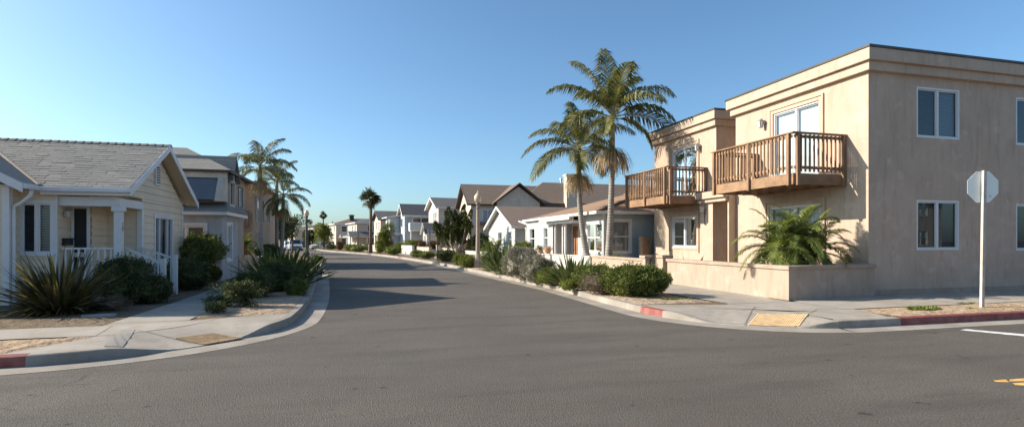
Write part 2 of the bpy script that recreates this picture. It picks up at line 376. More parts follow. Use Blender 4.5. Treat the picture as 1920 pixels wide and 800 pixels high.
M['l_flaxd'] = leafm('dark_flax_blades', [(.03,.028,.02),(.05,.05,.03),(.08,.06,.04),(.10,.10,.06)], .2, .4)
M['l_agave'] = leafm('broad_blades', [(.07,.10,.028),(.12,.16,.04),(.18,.23,.06),(.14,.16,.06),(.36,.31,.16)], .25, .35)
M['l_palm'] = leafm('palm_leaflets', [(.12,.13,.035),(.18,.19,.045),(.25,.25,.08),(.38,.33,.14),(.42,.33,.18)], .3, .5)
M['l_pygmy'] = leafm('date_palm_leaflets', [(.13,.17,.04),(.19,.24,.05),(.27,.31,.08),(.36,.37,.13)], .3, .38)
M['l_fan'] = leafm('fan_palm_leaves', [(.06,.065,.03),(.11,.11,.05),(.19,.17,.09)], .2, .5)
M['l_thatch'] = leafm('dead_fronds', [(.17,.12,.07),(.24,.17,.10),(.12,.09,.06)], .15)
M['l_flower'] = leafm('flower_strands', [(.46,.32,.18),(.58,.44,.27),(.40,.26,.14)], .3)
M['l_jun'] = leafm('juniper_leaves', [(.045,.06,.018),(.08,.10,.025),(.12,.14,.035),(.18,.18,.05)], .15)
M['l_petal'] = leafm('petals', [(.6,.35,.2),(.65,.5,.4),(.5,.2,.12)], .3)

# ------------------------------------------------------------------ ground, kerbs, pavements
def spline(pts, step):
    out = []; n = len(pts)
    for i in range(n-1):
        p0 = Vector(pts[max(0,i-1)]); p1 = Vector(pts[i]); p2 = Vector(pts[i+1]); p3 = Vector(pts[min(n-1,i+2)])
        k = max(1, min(60, int((p2-p1).length/(.13 if p1.length < 16 and p2.length < 16 else step*1.5))))
        for j in range(k):
            t = j/k
            out.append(.5*((2*p1)+(p2-p0)*t+(2*p0-5*p1+4*p2-p3)*t*t+(3*p1-p0-3*p2+p3)*t**3))
    out.append(Vector(pts[-1])); return out
def arcp(cx, cy, r, a0, a1, n=9): return [(cx+r*math.cos(R(a0+(a1-a0)*i/n)), cy+r*math.sin(R(a0+(a1-a0)*i/n))) for i in range(n+1)]
LEFT = spline([(-60,7.3),(-20,7.5),(-8,7.62)] + arcp(-4.63,11.4,3.7,-90,0) + [(-.93,13),(-1.05,16),(-1.4,21.3),(-2.1,30),(-3.6,46),(-6.0,60),(-8.9,70),(-11.6,80),(-14.2,92),(-16.4,108),(-18,125),(-20,160),(-24,260)], .3)
RIGHT = spline([(60,7.2),(20,7.38),(12.3,7.42)] + arcp(8.65,10.72,3.3,-90,-180) + [(5.35,12),(5.33,16.8),(4.85,23.3),(4.2,32.5),(2.4,47.5),(0,59.7),(-3.0,70),(-5.8,80),(-8.2,92),(-10.2,108),(-12,125),(-14,160),(-18,260)], .3)
RAMPL = (Vector((-2.0,8.78)), .40, 1.15); RAMPR = (Vector((6.6,8.15)), .70, 1.15)
def normals(pl, sg):
    out = []
    for i in range(len(pl)):
        d = (pl[min(i+1,len(pl)-1)] - pl[max(i-1,0)]).normalized(); out.append(Vector((-d.y, d.x))*sg)
    return out
NL = normals(LEFT, 1); NR = normals(RIGHT, -1)
def kh(p, ramp):
    t = max(0, min(1, ((p-ramp[0]).length - ramp[1])/ramp[2])); return .012 + .128*t*t*(3-2*t)
APR = 1.75
def apr(p, ramp):
    t = max(0, min(1, (3.1-(p-ramp[0]).length)/.9)); return .62+(APR-.62)*t*t*(3-2*t)
def apron_at(p, ramp): return (p-ramp[0]).length < 3.1
def surf(x, y, side):
    pl, ramp = (LEFT, RAMPL) if side < 0 else (RIGHT, RAMPR)
    q = Vector((x,y)); i = min(range(1,len(pl)-1), key=lambda k: (pl[k]-q).length_squared); best = None
    for a, b in ((pl[i-1],pl[i]),(pl[i],pl[i+1])):
        u = b-a; f = max(0, min(1, (q-a).dot(u)/u.length_squared)); c = a+u*f; e = (q-c).length
        if best is None or e < best[0]: best = (e, c)
    d, c = best; h = kh(c, ramp); e = max(.7, apr(pl[i], ramp)); t = max(0, min(1, (d-.62)/(e-.62))); return h + (.14-h)*t
def loft(pl, nn, ramp, sg, redtest):
    gm, km, am, soil = MB(), MB(), MB(), []
    def q(m, i, o0, z0, o1, z1, mi=0, z0b=None, z1b=None):
        a = pl[i]; b = pl[i+1]
        p = [(*(a+nn[i]*o0), z0), (*(b+nn[i+1]*o0), z0 if z0b is None else z0b), (*(b+nn[i+1]*o1), z1 if z1b is None else z1b), (*(a+nn[i]*o1), z1)]
        m.poly(p if sg > 0 else p[::-1], mi)
    for i in range(len(pl)-1):
        h0, h1 = kh(pl[i], ramp), kh(pl[i+1], ramp)
        q(gm, i, 0, .004, .45, .004)
        r = 1 if redtest(pl[i]) else 0
        a0, a1 = min(.012, h0), min(.012, h1)
        q(km, i, .45, 0, .468, h0-a0, r, None, h1-a1)
        q(km, i, .468, h0-a0, .485, h0, r, h1-a1, h1)
        q(km, i, .485, h0, .62, h0+.003, r, h1, h1+.003)
        q(km, i, .62, h0+.003, .64, -.05, r, h1+.003, -.05)
        if apron_at(pl[i], ramp) and apron_at(pl[i+1], ramp): am.poly([(*(pl[k]+nn[k]*o), z) for k, o, z in ((i,.622,h0+.002),(i+1,.622,h1+.002),(i+1,apr(pl[i+1],ramp)+.01,.141),(i,apr(pl[i],ramp)+.01,.141))][::sg])
    for i in range(len(pl)):
        p = pl[i]
        soil.append(p + nn[i]*apr(p, ramp))
    return gm, km, am, soil
def redl(p): return p.x < -4.15 and p.y < 9
def redr(p): return (p.x > 9.75 and p.y < 9) or (p.x < 5.9 and 9.75 < p.y < 10.7) or (48 < p.y < 48.8)
rd = MB(); S = 700
rd.poly([(-S,-S,0),(S,-S,0),(S,S,0),(-S,S,0)]); structure(rd.build('road', M['asphalt']))
for pl, nn, ramp, sg, rt, far in ((LEFT, NL, RAMPL, 1, redl, -500), (RIGHT, NR, RAMPR, -1, redr, 500)):
    gm, km, am, soil = loft(pl, nn, ramp, sg, rt)
    structure(gm.build('gutter', M['kerb'])); structure(km.build('kerb', [M['kerb'], M['red']]))
    structure(am.build('pavement', M['conc'], smooth=True))
    pts = [(p.x, p.y, .135) for p in soil] + [(soil[-1].x, 600, .135), (far, 600, .135), (far, soil[0].y, .135)]
    g = MB(); g.poly(pts if sg < 0 else pts); o = g.build('ground', M['soil']); structure(o)
def sheet(name, pts, z, mat): m = MB(); m.poly([(x,y,z) for x, y in pts]); return structure(m.build(name, mat))
def arc(pl, nn, o, test): return [tuple(pl[i]+nn[i]*o) for i in range(len(pl)) if test(pl[i])]
# left corner
la = [tuple(LEFT[i]+NL[i]*(apr(LEFT[i],RAMPL)-.005)) for i in range(len(LEFT)) if apron_at(LEFT[i],RAMPL)]
sheet('pavement', la + [(-3.0,11.0),(-4.35,11.0),(-4.35,9.45)], .144, M['conc'])
sheet('pavement', [(-4.35,10.9),(-3.15,11.0),(-3.2,16),(-3.35,21),(-3.9,30),(-5.3,46),(-6.6,46),(-5.1,30),(-4.55,21),(-4.4,16)], .148, M['conc'])
sheet('pavement', [(-60,9.5),(-4.0,9.55),(-4.2,10.62),(-60,10.5)], .148, M['conc'])
# right corner
ra = [tuple(RIGHT[i]+NR[i]*(apr(RIGHT[i],RAMPR)-.005)) for i in range(len(RIGHT)) if apron_at(RIGHT[i],RAMPR)]
sheet('pavement', ra + [(7.9,10.5),(8.0,10.7),(9.95,10.7),(9.95,8.9)], .144, M['conc'])
sheet('pavement', [(8.0,10.6),(9.9,10.6),(9.9,18),(9.7,24),(8.0,31),(5.9,46),(3.9,58),(2.4,58),(4.4,46),(6.6,31),(7.6,22),(7.8,16)], .148, M['conc'])
sheet('pavement', [(9.7,9.15),(60,9.6),(60,11.4),(9.7,11.4)], .148, M['conc'])
def strip_soil(name, bound, mat, amp, side, n=46):
    """a gently uneven soil strip filling the quad bound (4 corners)"""
    m = MB(); a, b, c, d = [Vector(p) for p in bound]
    for j in range(n+1):
        for i in range(n*2+1):
            s = i/(2*n); t = j/n
            q = (a*(1-s)+b*s)*(1-t) + (d*(1-s)+c*s)*t
            e = min(1, min(s*30, (1-s)*30, t*5, (1-t)*5))
            z = .14 + e*(.012 + amp*(noise.noise(Vector((q.x*1.3,q.y*1.3,7)))*.6+noise.noise(Vector((q.x*4,q.y*4,3)))*.3+noise.noise(Vector((q.x*11,q.y*11,5)))*.12+.35))
            m.v.append((q.x,q.y,z))
    w_ = 2*n+1
    for j in range(n):
        for i in range(2*n): m.f.append((j*w_+i, j*w_+i+1, (j+1)*w_+i+1, (j+1)*w_+i)); m.m.append(0)
    return structure(m.build(name, mat, smooth=True))
strip_soil('sand', [(-9,8.1),(-4.55,8.32),(-3.95,9.5),(-9,9.45)], M['sand'], .05, -1)
strip_soil('sand', [(9.85,8.06),(24,8.02),(24,9.3),(9.85,9.1)], M['sand'], .05, 1)
def verge(pl, nn, ramp, y0, y1, outer, mat, amp, sg, nx=12):
    """soil verge between the kerb and the pavement, following the kerb"""
    st = [i for i in range(len(pl)) if y0 <= (pl[i]+nn[i]*.64).y <= y1 and abs(pl[i].x) < 8 and not apron_at(pl[i], (ramp[0], 0, 0)) or (y0 <= pl[i].y <= y1 and pl[i].y > 11.2)]
    m = MB(); st = sorted(set(st)); rows = []
    for i in st:
        a = pl[i]+nn[i]*.63; ox = outer(a.y); rows.append([Vector((a.x+(ox-a.x)*j/nx, a.y)) for j in range(nx+1)])
    for k, row in enumerate(rows):
        for j, q in enumerate(row):
            e = min(1, min(j*.8, (nx-j)*.8, k*.6, (len(rows)-1-k)*.6))
            z = .139 + e*(.012 + amp*max(0,(noise.noise(Vector((q.x*1.3,q.y*1.3,7)))*.6+noise.noise(Vector((q.x*4,q.y*4,3)))*.35+.35))); m.v.append((q.x,q.y,z))
    w_ = nx+1
    for k in range(len(rows)-1):
        for j in range(nx): f = (k*w_+j, k*w_+j+1, (k+1)*w_+j+1, (k+1)*w_+j); m.f.append(f if sg > 0 else f[::-1]); m.m.append(0)
    return structure(m.build('sand', mat, smooth=True))
verge(LEFT, NL, RAMPL, 11.0, 24, lambda y: -3.17-(y-11)*.018, M['mulch'], .05, -1)
verge(RIGHT, NR, RAMPR, 10.45, 31, lambda y: 7.85-max(0,y-18)*.10, M['mulch'], .04, 1)
# joints cut in the concrete
def joint(a, b, side, wdt=.012):
    a = Vector(a); b = Vector(b); m = MB(); n = max(1, int((b-a).length/.25)); t = (b-a).normalized(); k = Vector((-t.y,t.x))*wdt/2
    for i in range(n):
        p = a+(b-a)*i/n; q = a+(b-a)*(i+1)/n
        m.poly([(*(p-k), surf(*p,side)+.0105), (*(q-k), surf(*q,side)+.0105), (*(q+k), surf(*q,side)+.0105), (*(p+k), surf(*p,side)+.0105)])
    structure(m.build('pavement_joint', M['dconc']))
for v in (12.6, 14.2, 15.8, 17.4, 19.0): joint((-4.38,v),(-3.18,v+.05),-1)
for a, b in (((-4.3,10.6),(-3.0,10.95)), ((-3.6,9.95),(-2.6,9.2)), ((-6,9.5),(-6,10.6)), ((-7.6,9.5),(-7.6,10.6))): joint(a, b, -1)
for a, b in (((6.75,8.55),(8.15,9.95)), ((7.45,8.1),(9.1,9.25)), ((8.15,9.95),(9.1,9.25)), ((7.9,10.55),(8.2,9.95)), ((9.1,9.25),(9.9,9.15)), ((11.5,9.2),(11.5,11.3)), ((13.1,9.2),(13.1,11.3)), ((14.7,9.2),(14.7,11.3)), ((16.3,9.3),(16.3,11.3)), ((8.0,12.4),(9.8,12.4)), ((7.9,14.2),(9.8,14.2))): joint(a, b, 1)
def panel(corners, side, name, mat, domes=None, lift=.008):
    a, b, c, d = [Vector(p) for p in corners]; m = MB(); n = 16
    def at(s, t): q = (a*(1-s)+b*s)*(1-t)+(d*(1-s)+c*s)*t; return q
    for i in range(n):
        for j in range(n):
            p = [at(i/n,j/n), at((i+1)/n,j/n), at((i+1)/n,(j+1)/n), at(i/n,(j+1)/n)]
            m.poly([(*q, surf(*q,side)+lift) for q in p])
    if domes:
        nx, ny = domes
        for i in range(nx):
            for j in range(ny):
                q = at((i+.5)/nx, (j+.5)/ny); z = surf(*q,side)+lift
                r = .014; e = .009
                m.hexa([(q.x-r,q.y-r,z),(q.x+r,q.y-r,z),(q.x+r,q.y+r,z),(q.x-r,q.y+r,z),(q.x-e,q.y-e,z+.012),(q.x+e,q.y-e,z+.012),(q.x+e,q.y+e,z+.012),(q.x-e,q.y+e,z+.012)])
    return structure(m.build(name, mat))
panel([G(328,633,.08),G(386,643,.04),G(456,631.5,.04),G(400,622,.09)], -1, 'dome_panel', M['yellow'], (18,20))
panel([G(1402,604.5,.06),G(1499,609,.05),G(1517,592,.11),G(1421,588,.11)], 1, 'dome_panel', M['yellow'], (22,16))
panel([G(193,650,.138),G(230,648,.138),G(254,618,.14),G(229,618,.14)], -1, 'grooved_strip', stripes('grooved_dark_concrete', (.20,.18,.155), (.27,.245,.215), .045, 0, .6), None, .009)
# markings
sheet('road_marking', [G(1800,618.5,0),G(1812,616.8,0),G(2100,642,0),G(2085,646,0)], .0045, M['white_line'])
for q in ([(1862,713),(1885,711),(1893,716.5),(1868,716)], [(1893,711),(1935,708),(1940,714),(1893,715)], [(1898,718),(1945,715),(1950,723),(1904,722)]):
    sheet('road_marking', [G(x,y,0) for x, y in q], .0045, M['yellow_line'])

# ------------------------------------------------------------------ building helpers
def window(f, s0, s1, z0, z1, root, off, style='slider', frame='vinyl', inner=('bl_dark',), trim=0, tmat='white', dep=.09, fw=.05, name='window', glass='glass', sill=False, proud=.03):
    w = MB(); d0, d1 = -dep, -dep+.05
    if trim:
        w.fbox(f, s0-trim, s1+trim, .001, proud, z1, z1+trim, 1); w.fbox(f, s0-trim, s0, .001, proud, z0, z1, 1); w.fbox(f, s1, s1+trim, .001, proud, z0, z1, 1)
        w.fbox(f, s0-trim, s1+trim, .001, proud+(.03 if sill else 0), z0-trim*.8, z0, 1)
    w.fbox(f, s0, s1, d0, d1+.03, z1-fw, z1); w.fbox(f, s0, s1, d0, d1+.03, z0, z0+fw)
    w.fbox(f, s0, s0+fw, d0, d1+.03, z0+fw, z1-fw); w.fbox(f, s1-fw, s1, d0, d1+.03, z0+fw, z1-fw)
    sm = (s0+s1)/2; zm = (z0+z1)/2; a, b, c, d = s0+fw, s1-fw, z0+fw, z1-fw
    if style in ('slider', 'door'):
        w.fbox(f, sm-.035, sm+.035, d0, d1+.012, c, d)
        for x0, x1, dd in ((a, sm-.035, -.01), (sm+.035, b, 0)):
            w.fbox(f, x0, x1, d0+.005, d1-.005+dd, d-.03, d); w.fbox(f, x0, x1, d0+.005, d1-.005+dd, c, c+.03)
            w.fbox(f, x0, x0+.025, d0+.005, d1-.005+dd, c+.03, d-.03); w.fbox(f, x1-.025, x1, d0+.005, d1-.005+dd, c+.03, d-.03)
    if style in ('double', 'quad'): w.fbox(f, a, b, d0, d1+.01, zm-.025, zm+.025)
    if style in ('quad', 'picture3'): 
        for k in ((.5,) if style == 'quad' else (.25, .75)): x = a+(b-a)*k; w.fbox(f, x-.035, x+.035, d0, d1+.02, c, d)
    if style == 'grid':
        w.fbox(f, sm-.02, sm+.02, d0, d1+.01, c, d)
        for k in (1/3, 2/3): w.fbox(f, a, b, d0, d1+.005, c+(d-c)*k-.012, c+(d-c)*k+.012)
    W = w.build(name, [M[frame], M[tmat]], root, off)
    p = MB(); p.poly([f.pt(s, -dep+.02, z) for s, z in ((a,c),(b,c),(b,d),(a,d))]); pn = p.build('pane', M[glass], W, off)
    n = len(inner)
    for i, k in enumerate(inner):
        q = MB(); x0 = s0+(s1-s0)*i/n; x1 = s0+(s1-s0)*(i+1)/n
        q.poly([f.pt(s, -dep-.045, z) for s, z in ((x0,z0),(x1,z0),(x1,z1),(x0,z1))])
        q.build('blind' if k.startswith('bl') else ('room' if k == 'dark_in' else 'curtain'), M[k], W, off)
    return W
def slab(m, pts, th, mi=0):
    """roof plane: top polygon given, thickness th downwards"""
    n = len(pts); b = len(m.v); m.v += [tuple(p) for p in pts] + [(p[0],p[1],p[2]-th) for p in pts]
    m.f.append(tuple(b+i for i in range(n))); m.m.append(mi)
    m.f.append(tuple(b+n+n-1-i for i in range(n))); m.m.append(1)
    for i in range(n): j = (i+1)%n; m.f.append((b+i, b+n+i, b+n+j, b+j)); m.m.append(1)
def gable_roof(x0, x1, y0, y1, ze, zr, axis='x', th=.10):
    m = MB()
    if axis == 'x':
        c = (y0+y1)/2
        slab(m, [(x0,y0,ze),(x1,y0,ze),(x1,c,zr),(x0,c,zr)], th); slab(m, [(x1,y1,ze),(x0,y1,ze),(x0,c,zr),(x1,c,zr)], th)
    else:
        c = (x0+x1)/2
        slab(m, [(x0,y1,ze),(x0,y0,ze),(c,y0,zr),(c,y1,zr)], th); slab(m, [(x1,y0,ze),(x1,y1,ze),(c,y1,zr),(c,y0,zr)], th)
    return m
def hip_roof(x0, x1, y0, y1, ze, zr, axis='x', th=.10):
    m = MB()
    if axis == 'x':
        h = (y1-y0)/2; a, b, c = min(x0,x1)+h, max(x0,x1)-h, (y0+y1)/2; x0, x1 = min(x0,x1), max(x0,x1)
        slab(m, [(x0,y0,ze),(x1,y0,ze),(b,c,zr),(a,c,zr)], th); slab(m, [(x1,y1,ze),(x0,y1,ze),(a,c,zr),(b,c,zr)], th)
        slab(m, [(x0,y1,ze),(x0,y0,ze),(a,c,zr)], th); slab(m, [(x1,y0,ze),(x1,y1,ze),(b,c,zr)], th)
    else:
        h = abs(x1-x0)/2; x0, x1 = min(x0,x1), max(x0,x1); c = (x0+x1)/2; a, b = y0+h, y1-h
        slab(m, [(x0,y1,ze),(x0,y0,ze),(c,a,zr),(c,b,zr)], th); slab(m, [(x1,y0,ze),(x1,y1,ze),(c,b,zr),(c,a,zr)], th)
        slab(m, [(x0,y0,ze),(x1,y0,ze),(c,a,zr)], th); slab(m, [(x1,y1,ze),(x0,y1,ze),(c,b,zr)], th)
    return m
def lantern(root, off, p, n, sz=.26):
    """wall lantern at p, sticking out along n"""
    x, y, z = p; m = MB(); cx, cy = x+n[0]*.14, y+n[1]*.14; q_ = sz/.26
    m.lathe([(.05*q_,z-.06),(.055*q_,z+.06)], 8, (x+n[0]*.02, y+n[1]*.02)); m.bar((x,y,z+.03),(cx,cy,z+.12*q_),.025*q_); m.bar((cx,cy,z+.12*q_),(cx,cy,z+.06*q_),.02*q_)
    m.lathe([(.10*q_,z+.03*q_),(.07*q_,z+.07*q_),(.02*q_,z+.10*q_)], 8, (cx,cy)); m.lathe([(.05*q_,z-.20*q_),(.07*q_,z-.18*q_),(.07*q_,z-.165*q_)], 8, (cx,cy))
    for k in range(4): a = k*math.pi/2+.4; m.bar((cx+.075*q_*math.cos(a),cy+.075*q_*math.sin(a),z-.17*q_),(cx+.09*q_*math.cos(a),cy+.09*q_*math.sin(a),z+.03*q_),.012*q_)
    L = m.build('wall_lamp', M['metal'], root, off); g = MB(); g.lathe([(.062*q_,z-.165*q_),(.078*q_,z+.028*q_)], 10, (cx,cy)); g.build('lamp_glass', M['lantern'], L, off)
def text_part(s, size, loc, rot, mat, parent, off, name='house_number'):
    c = bpy.data.curves.new(name, 'FONT'); c.body = s; c.size = size; c.extrude = .006; c.align_x = 'CENTER'; c.align_y = 'CENTER'; c.space_line = .8
    t = bpy.data.objects.new(name, c); COL.objects.link(t); bpy.context.view_layer.update()
    me = bpy.data.meshes.new_from_object(t); COL.objects.unlink(t); bpy.data.objects.remove(t)
    me.materials.clear(); me.materials.append(mat); me.name = name
    o = bpy.data.objects.new(name, me); COL.objects.link(o); o.parent = parent
    o.location = (loc[0]-off[0], loc[1]-off[1], loc[2]-off[2]); o.rotation_euler = rot; return o

# ------------------------------------------------------------------ tan apartment building, right
def apartment():
    off = (12.85, 11.36, .14)
    A = empty('apartment_building', off, 'two storey tan stucco apartment building with wooden balconies on the right corner', 'apartment building')
    U = 12.85; V0 = 11.36; V1 = 16.7; ZT = 6.45
    w = MB(); fw = Face((U,V0),(U,V1),-1)     # street face, s = v - V0
    opsW = [(12.96-V0,14.83-V0,3.5,5.72),(12.9-V0,15.0-V0,1.25,2.68)]
    wall(w, fw, .05, ZT, opsW); 
    fs = Face((U,V0),(26,V0),1)
    opsS = [(1.66,3.22,4.42,5.80),(5.42,7.0,4.38,5.76),(1.66,3.20,1.33,2.70),(5.42,7.0,1.3,2.66),(9.4,10.9,4.4,5.76),(9.4,10.9,1.33,2.7)]
    wall(w, fs, .05, ZT, opsS)
    w.box(U+.14,26,V1-.02,V1,.05,ZT); w.box(25.9,26,V0+.14,V1,.05,ZT)
    # left unit
    fl = Face((U,17.85),(U,22.4),-1); opsL = [(19.07-17.85,20.9-17.85,3.45,5.5),(19.07-17.85,20.95-17.85,1.3,2.6)]
    wall(w, fl, .05, 6.35, opsL)
    w.box(U+.0,24,17.83,17.85,.05,6.35); w.box(U,24,22.4,22.42,.05,6.35)
    # entry portal
    U2 = 12.55
    w.box(U2,U+.3,17.62,18.4,.05,3.1); w.box(U2,U,16.68,16.76,.05,3.1); w.box(U2,U+.3,16.68,18.4,3.1,3.24)
    w.box(U+1.4,U+1.5,16.7,17.85,3.24,6.2)
    W = w.build('wall', M['stucco'], A, off)
    r = MB(); r.box(U+1.2,U+1.24,16.7,17.9,.1,3.2); r.box(U+.3,U+1.22,17.62,17.66,.1,3.1); r.build('entry_recess', M['recess'], A, off)
    dr = MB(); dr.box(U+1.13,U+1.195,16.8,17.62,.15,2.5); D = dr.build('door', M['recess'], A, off, bevel=.01)
    kb = MB(); kb.lathe([(.03,1.15),(.04,1.2),(.03,1.25)], 10, (U+1.1,17.1)); kb.build('handle', M['iron'], D, off)
    # slabs closing the tops, cornices
    c = MB()
    def cornice(x0, y0, x1, y1, z, lo=True):
        for (o, za, zb) in ((.14, z-.34, z-.10), (.24, z-.10, z+.22)):
            c.box(x0-o, x1, y0-o, y1+(o if lo else 0), za, zb)
    cornice(U, V0, 26.0, V1, 6.42); cornice(U, 17.85, 24, 22.42, 6.30)
    c.box(U2-.12, U+.02, 16.72, 18.52, 3.02, 3.16); c.box(U2-.22, U+.04, 16.70, 18.62, 3.16, 3.42)
    c.build('cornice', M['stucco'], A, off, bevel=.012)
    k = MB(); k.box(U-.27,26.03,V0-.27,V1+.27,6.642,6.70); k.box(U-.27,24.03,17.58,22.69,6.522,6.575); k.build('roof_coping', M['cap'], A, off)
    u = MB(); u.box(17.5,25.5,V0+.9,V1-.3,6.70,7.05); u.build('roof_block', M['stucco'], A, off)
    b = MB(); b.fbox(fs, 0, 13, .003, .03, .05, .26); b.fbox(fs, 0, 13, .0025, .012, .26, .275); b.build('wall_base', M['stucco_cap'], A, off)
    # windows
    window(fw, *opsW[0], A, off, 'door', inner=('curtain','curtain'), trim=.10, tmat='stucco', name='sliding_door')
    for f_, s0, s1, z0, z1 in ((fw, opsW[0][0]-.11, opsW[0][1]+.11, 3.3, 5.84), (fl, opsL[0][0]-.11, opsL[0][1]+.11, 3.3, 5.62), (fw, opsW[1][0]-.11, opsW[1][1]+.11, 1.1, 2.8), (fl, opsL[1][0]-.11, opsL[1][1]+.11, 1.1, 2.72)):
        t = MB()
        for a, bb, cc, dd in ((s0-.05,s1+.05,z1,z1+.05),(s0-.05,s0,z0,z1),(s1,s1+.05,z0,z1)): t.fbox(f_, a, bb, .002, .05, cc, dd)
        t.build('window_surround', M['trim_tan'], A, off)
    window(fw, *opsW[1], A, off, 'slider', inner=('curtain','curtain'), trim=.1, tmat='stucco')
    window(fl, *opsL[0], A, off, 'door', inner=('bl_blue','curtain'), trim=.1, tmat='stucco', name='sliding_door')
    window(fl, *opsL[1], A, off, 'slider', inner=('curtain','curtain'), trim=.1, tmat='stucco')
    for i, o in enumerate(opsS): window(fs, *o, A, off, 'slider', inner=('bl_dark','bl_blue') if i in (0,) else (('dark_in','bl_dark') if i == 2 else ('bl_dark','bl_dark')), dep=.08, fw=.045)
    lantern(A, off, (U, 15.25, 5.55), (-1,0)); lantern(A, off, (U, 18.86, 5.36), (-1,0)); lantern(A, off, (U2, 18.1, 2.85), (-1,0))
    text_part('2\n4\n3\n1', .15, (U2-.012, 18.12, 2.42), (R(90),0,R(-90)), M['iron'], A, off)
    # balconies
    def balcony(y0, y1, zt, zb):
        x = U-1.73; m = MB()
        m.box(x+.05,U,y0+.05,y1-.05,zb+.16,zb+.25)
        for i in range(7):
            yy = y0+.25+(y1-y0-.5)*i/6; m.box(x+.06,U,yy-.04,yy+.04,zb+.0,zb+.16)
        for i in range(4): xx = x+.3+i*.4; m.box(xx-.02,xx+.02,y0+.06,y1-.06,zb-.02,zb+.0)
        B = m.build('balcony', M['woodX'], A, off, bevel=.004)
        fm = MB(); fm.box(x,x+.045,y0,y1,zb,zb+.30); fm.pieces('fascia_board', M['woodY'], B, off, bevel=.004)
        fm = MB(); fm.box(x+.045,U,y0,y0+.045,zb,zb+.30); fm.box(x+.045,U,y1-.045,y1,zb,zb+.30); fm.pieces('fascia_board', M['woodX'], B, off, bevel=.004)
        ym = (y0+y1)/2
        for px_, py_ in ((x-.03,y0+.13),(x-.03,ym),(x-.03,y1-.05),(x+.12,y0-.03),(U-.07,y0-.03),(U-.07,y1+.03)):
            p = MB(); p.box(px_-.045,px_+.045,py_-.045,py_+.045,zb-.03,zt-.04); p.build('post', M['wood'], B, off, bevel=.006)
        h = MB(); h.box(x-.09,x+.06,y0-.09,y1+.06,zt-.04,zt); h.box(x+.06,U,y0-.09,y0+.05,zt-.04,zt); h.box(x+.06,U,y1-.05,y1+.06,zt-.04,zt)
        h.build('handrail', M['woodY'], B, off, bevel=.006)
        rl = MB(); 
        for z in (zt-.15, zb+.42): rl.box(x-.005,x+.03,y0+.05,y1-.05,z,z+.08); rl.box(x+.05,U,y0,y0+.035,z,z+.08); rl.box(x+.05,U,y1-.035,y1,z,z+.08)
        rl.build('rail', M['woodY'], B, off)
        bl = MB(); n = int((y1-y0)/.145)
        for i in range(1, n): yy = y0+.05+(y1-y0-.1)*i/n; bl.box(x-.04,x-.006,yy-.02,yy+.02,zb+.34,zt-.06)
        n = int((U-x)/.145)
        for i in range(1, n): xx = x+.1+(U-x-.15)*i/n; bl.box(xx-.02,xx+.02,y0-.036,y0-.002,zb+.34,zt-.06); bl.box(xx-.02,xx+.02,y1+.002,y1+.036,zb+.34,zt-.06)
        bl.build('balusters', M['wood'], B, off)
    balcony(12.1, 15.55, 4.53, 3.12); balcony(18.45, 21.8, 4.45, 3.02)
apartment()

def lowwall(name, pts, h, th, mats, label, cat='garden wall', cap=.05, capw=.04, z0=.1, group=None, base=None):
    off = (*pts[0], .14); E = empty(name, off, label, cat, group); w, c = MB(), MB()
    for i, (a, b) in enumerate(zip(pts, pts[1:])):
        a = Vector(a); b = Vector(b); d = (b-a).normalized(); n = Vector((-d.y,d.x))*th/2
        e0 = d*(th/2 if i else 0); e1 = d*(th/2 if i < len(pts)-2 else 0); 
        for m, o, s, zz0, zz1, x in ((w, 0, 1, z0, h-cap, 0), (c, capw, (th/2+capw)/(th/2), h-cap, h, capw)):
            k = n*s; p0 = a-e0*(0)-d*(x if i == 0 else 0) - (d*(th/2+x)if i else d*0); p1 = b+d*(x)+(d*(th/2) if i < len(pts)-2 else d*0)
            if i: p0 = a + d*(th/2+x)
            m.hexa([(*(p0-k),zz0),(*(p1-k),zz0),(*(p1+k),zz0),(*(p0+k),zz0),(*(p0-k),zz1),(*(p1-k),zz1),(*(p1+k),zz1),(*(p0+k),zz1)])
    w.build('wall_body', mats[0], E, off, bevel=.008); c.build('wall_cap', mats[1], E, off, bevel=.012); return E
ST, SC = M['stucco_wall'], M['stucco_cap']
lowwall('garden_wall', [(9.9,16.25),(9.9,10.9),(12.83,11.28)], .98, .2, (ST,SC), 'low tan stucco garden wall in front of the tan apartment building', cap=.10)
lowwall('garden_wall', [(9.9,22.6),(9.9,17.95)], .92, .2, (ST,SC), 'tan stucco garden wall left of the iron gate', cap=.09)
lowwall('garden_wall', [(9.9,22.8),(9.8,24.5),(8.55,30.2),(8.0,33.5)], .88, .2, (M['white_st'],M['white_st']), 'long white garden wall in front of the pale blue cottage')
lowwall('garden_wall', [(7.85,34.2),(7.5,37.5),(7.2,40)], .82, .2, (M['white_st'],M['white_st']), 'short white wall behind the street lamp with the concrete post')
lowwall('garden_wall', [(10.2,43.9),(7.05,43.9),(6.9,50.5)], .92, .22, (M['cream'],M['stucco_cap']), 'cream garden wall beside the juniper tree')
lowwall('garden_wall', [(5.75,51.5),(5.0,56.0)], .95, .25, (M['cream'],M['stucco_cap']), 'cream wall under the reddish hedge, right of the stepped wall')
lowwall('garden_wall', [(4.55,56.6),(3.7,60.5)], 1.05, .25, (M['white_st'],M['white_st']), 'white wall left of the reddish hedge')
lowwall('garden_wall', [(1.6,70),(-.6,76.5)], 1.0, .3, (M['white_st'],M['white_st']), 'white wall right of the distant street pole')
def pillar(x, y, s, h, mats, label, cat='gate pillar'):
    E = empty('gate_pillar', (x,y,.14), label, cat); m = MB(); m.box(-s,s,-s,s,-.05,h-.10); m.build('pillar_body', mats[0], E, bevel=.008)
    m = MB(); m.box(-s-.04,s+.04,-s-.04,s+.04,h-.10,h); m.build('pillar_cap', mats[1], E, bevel=.012)
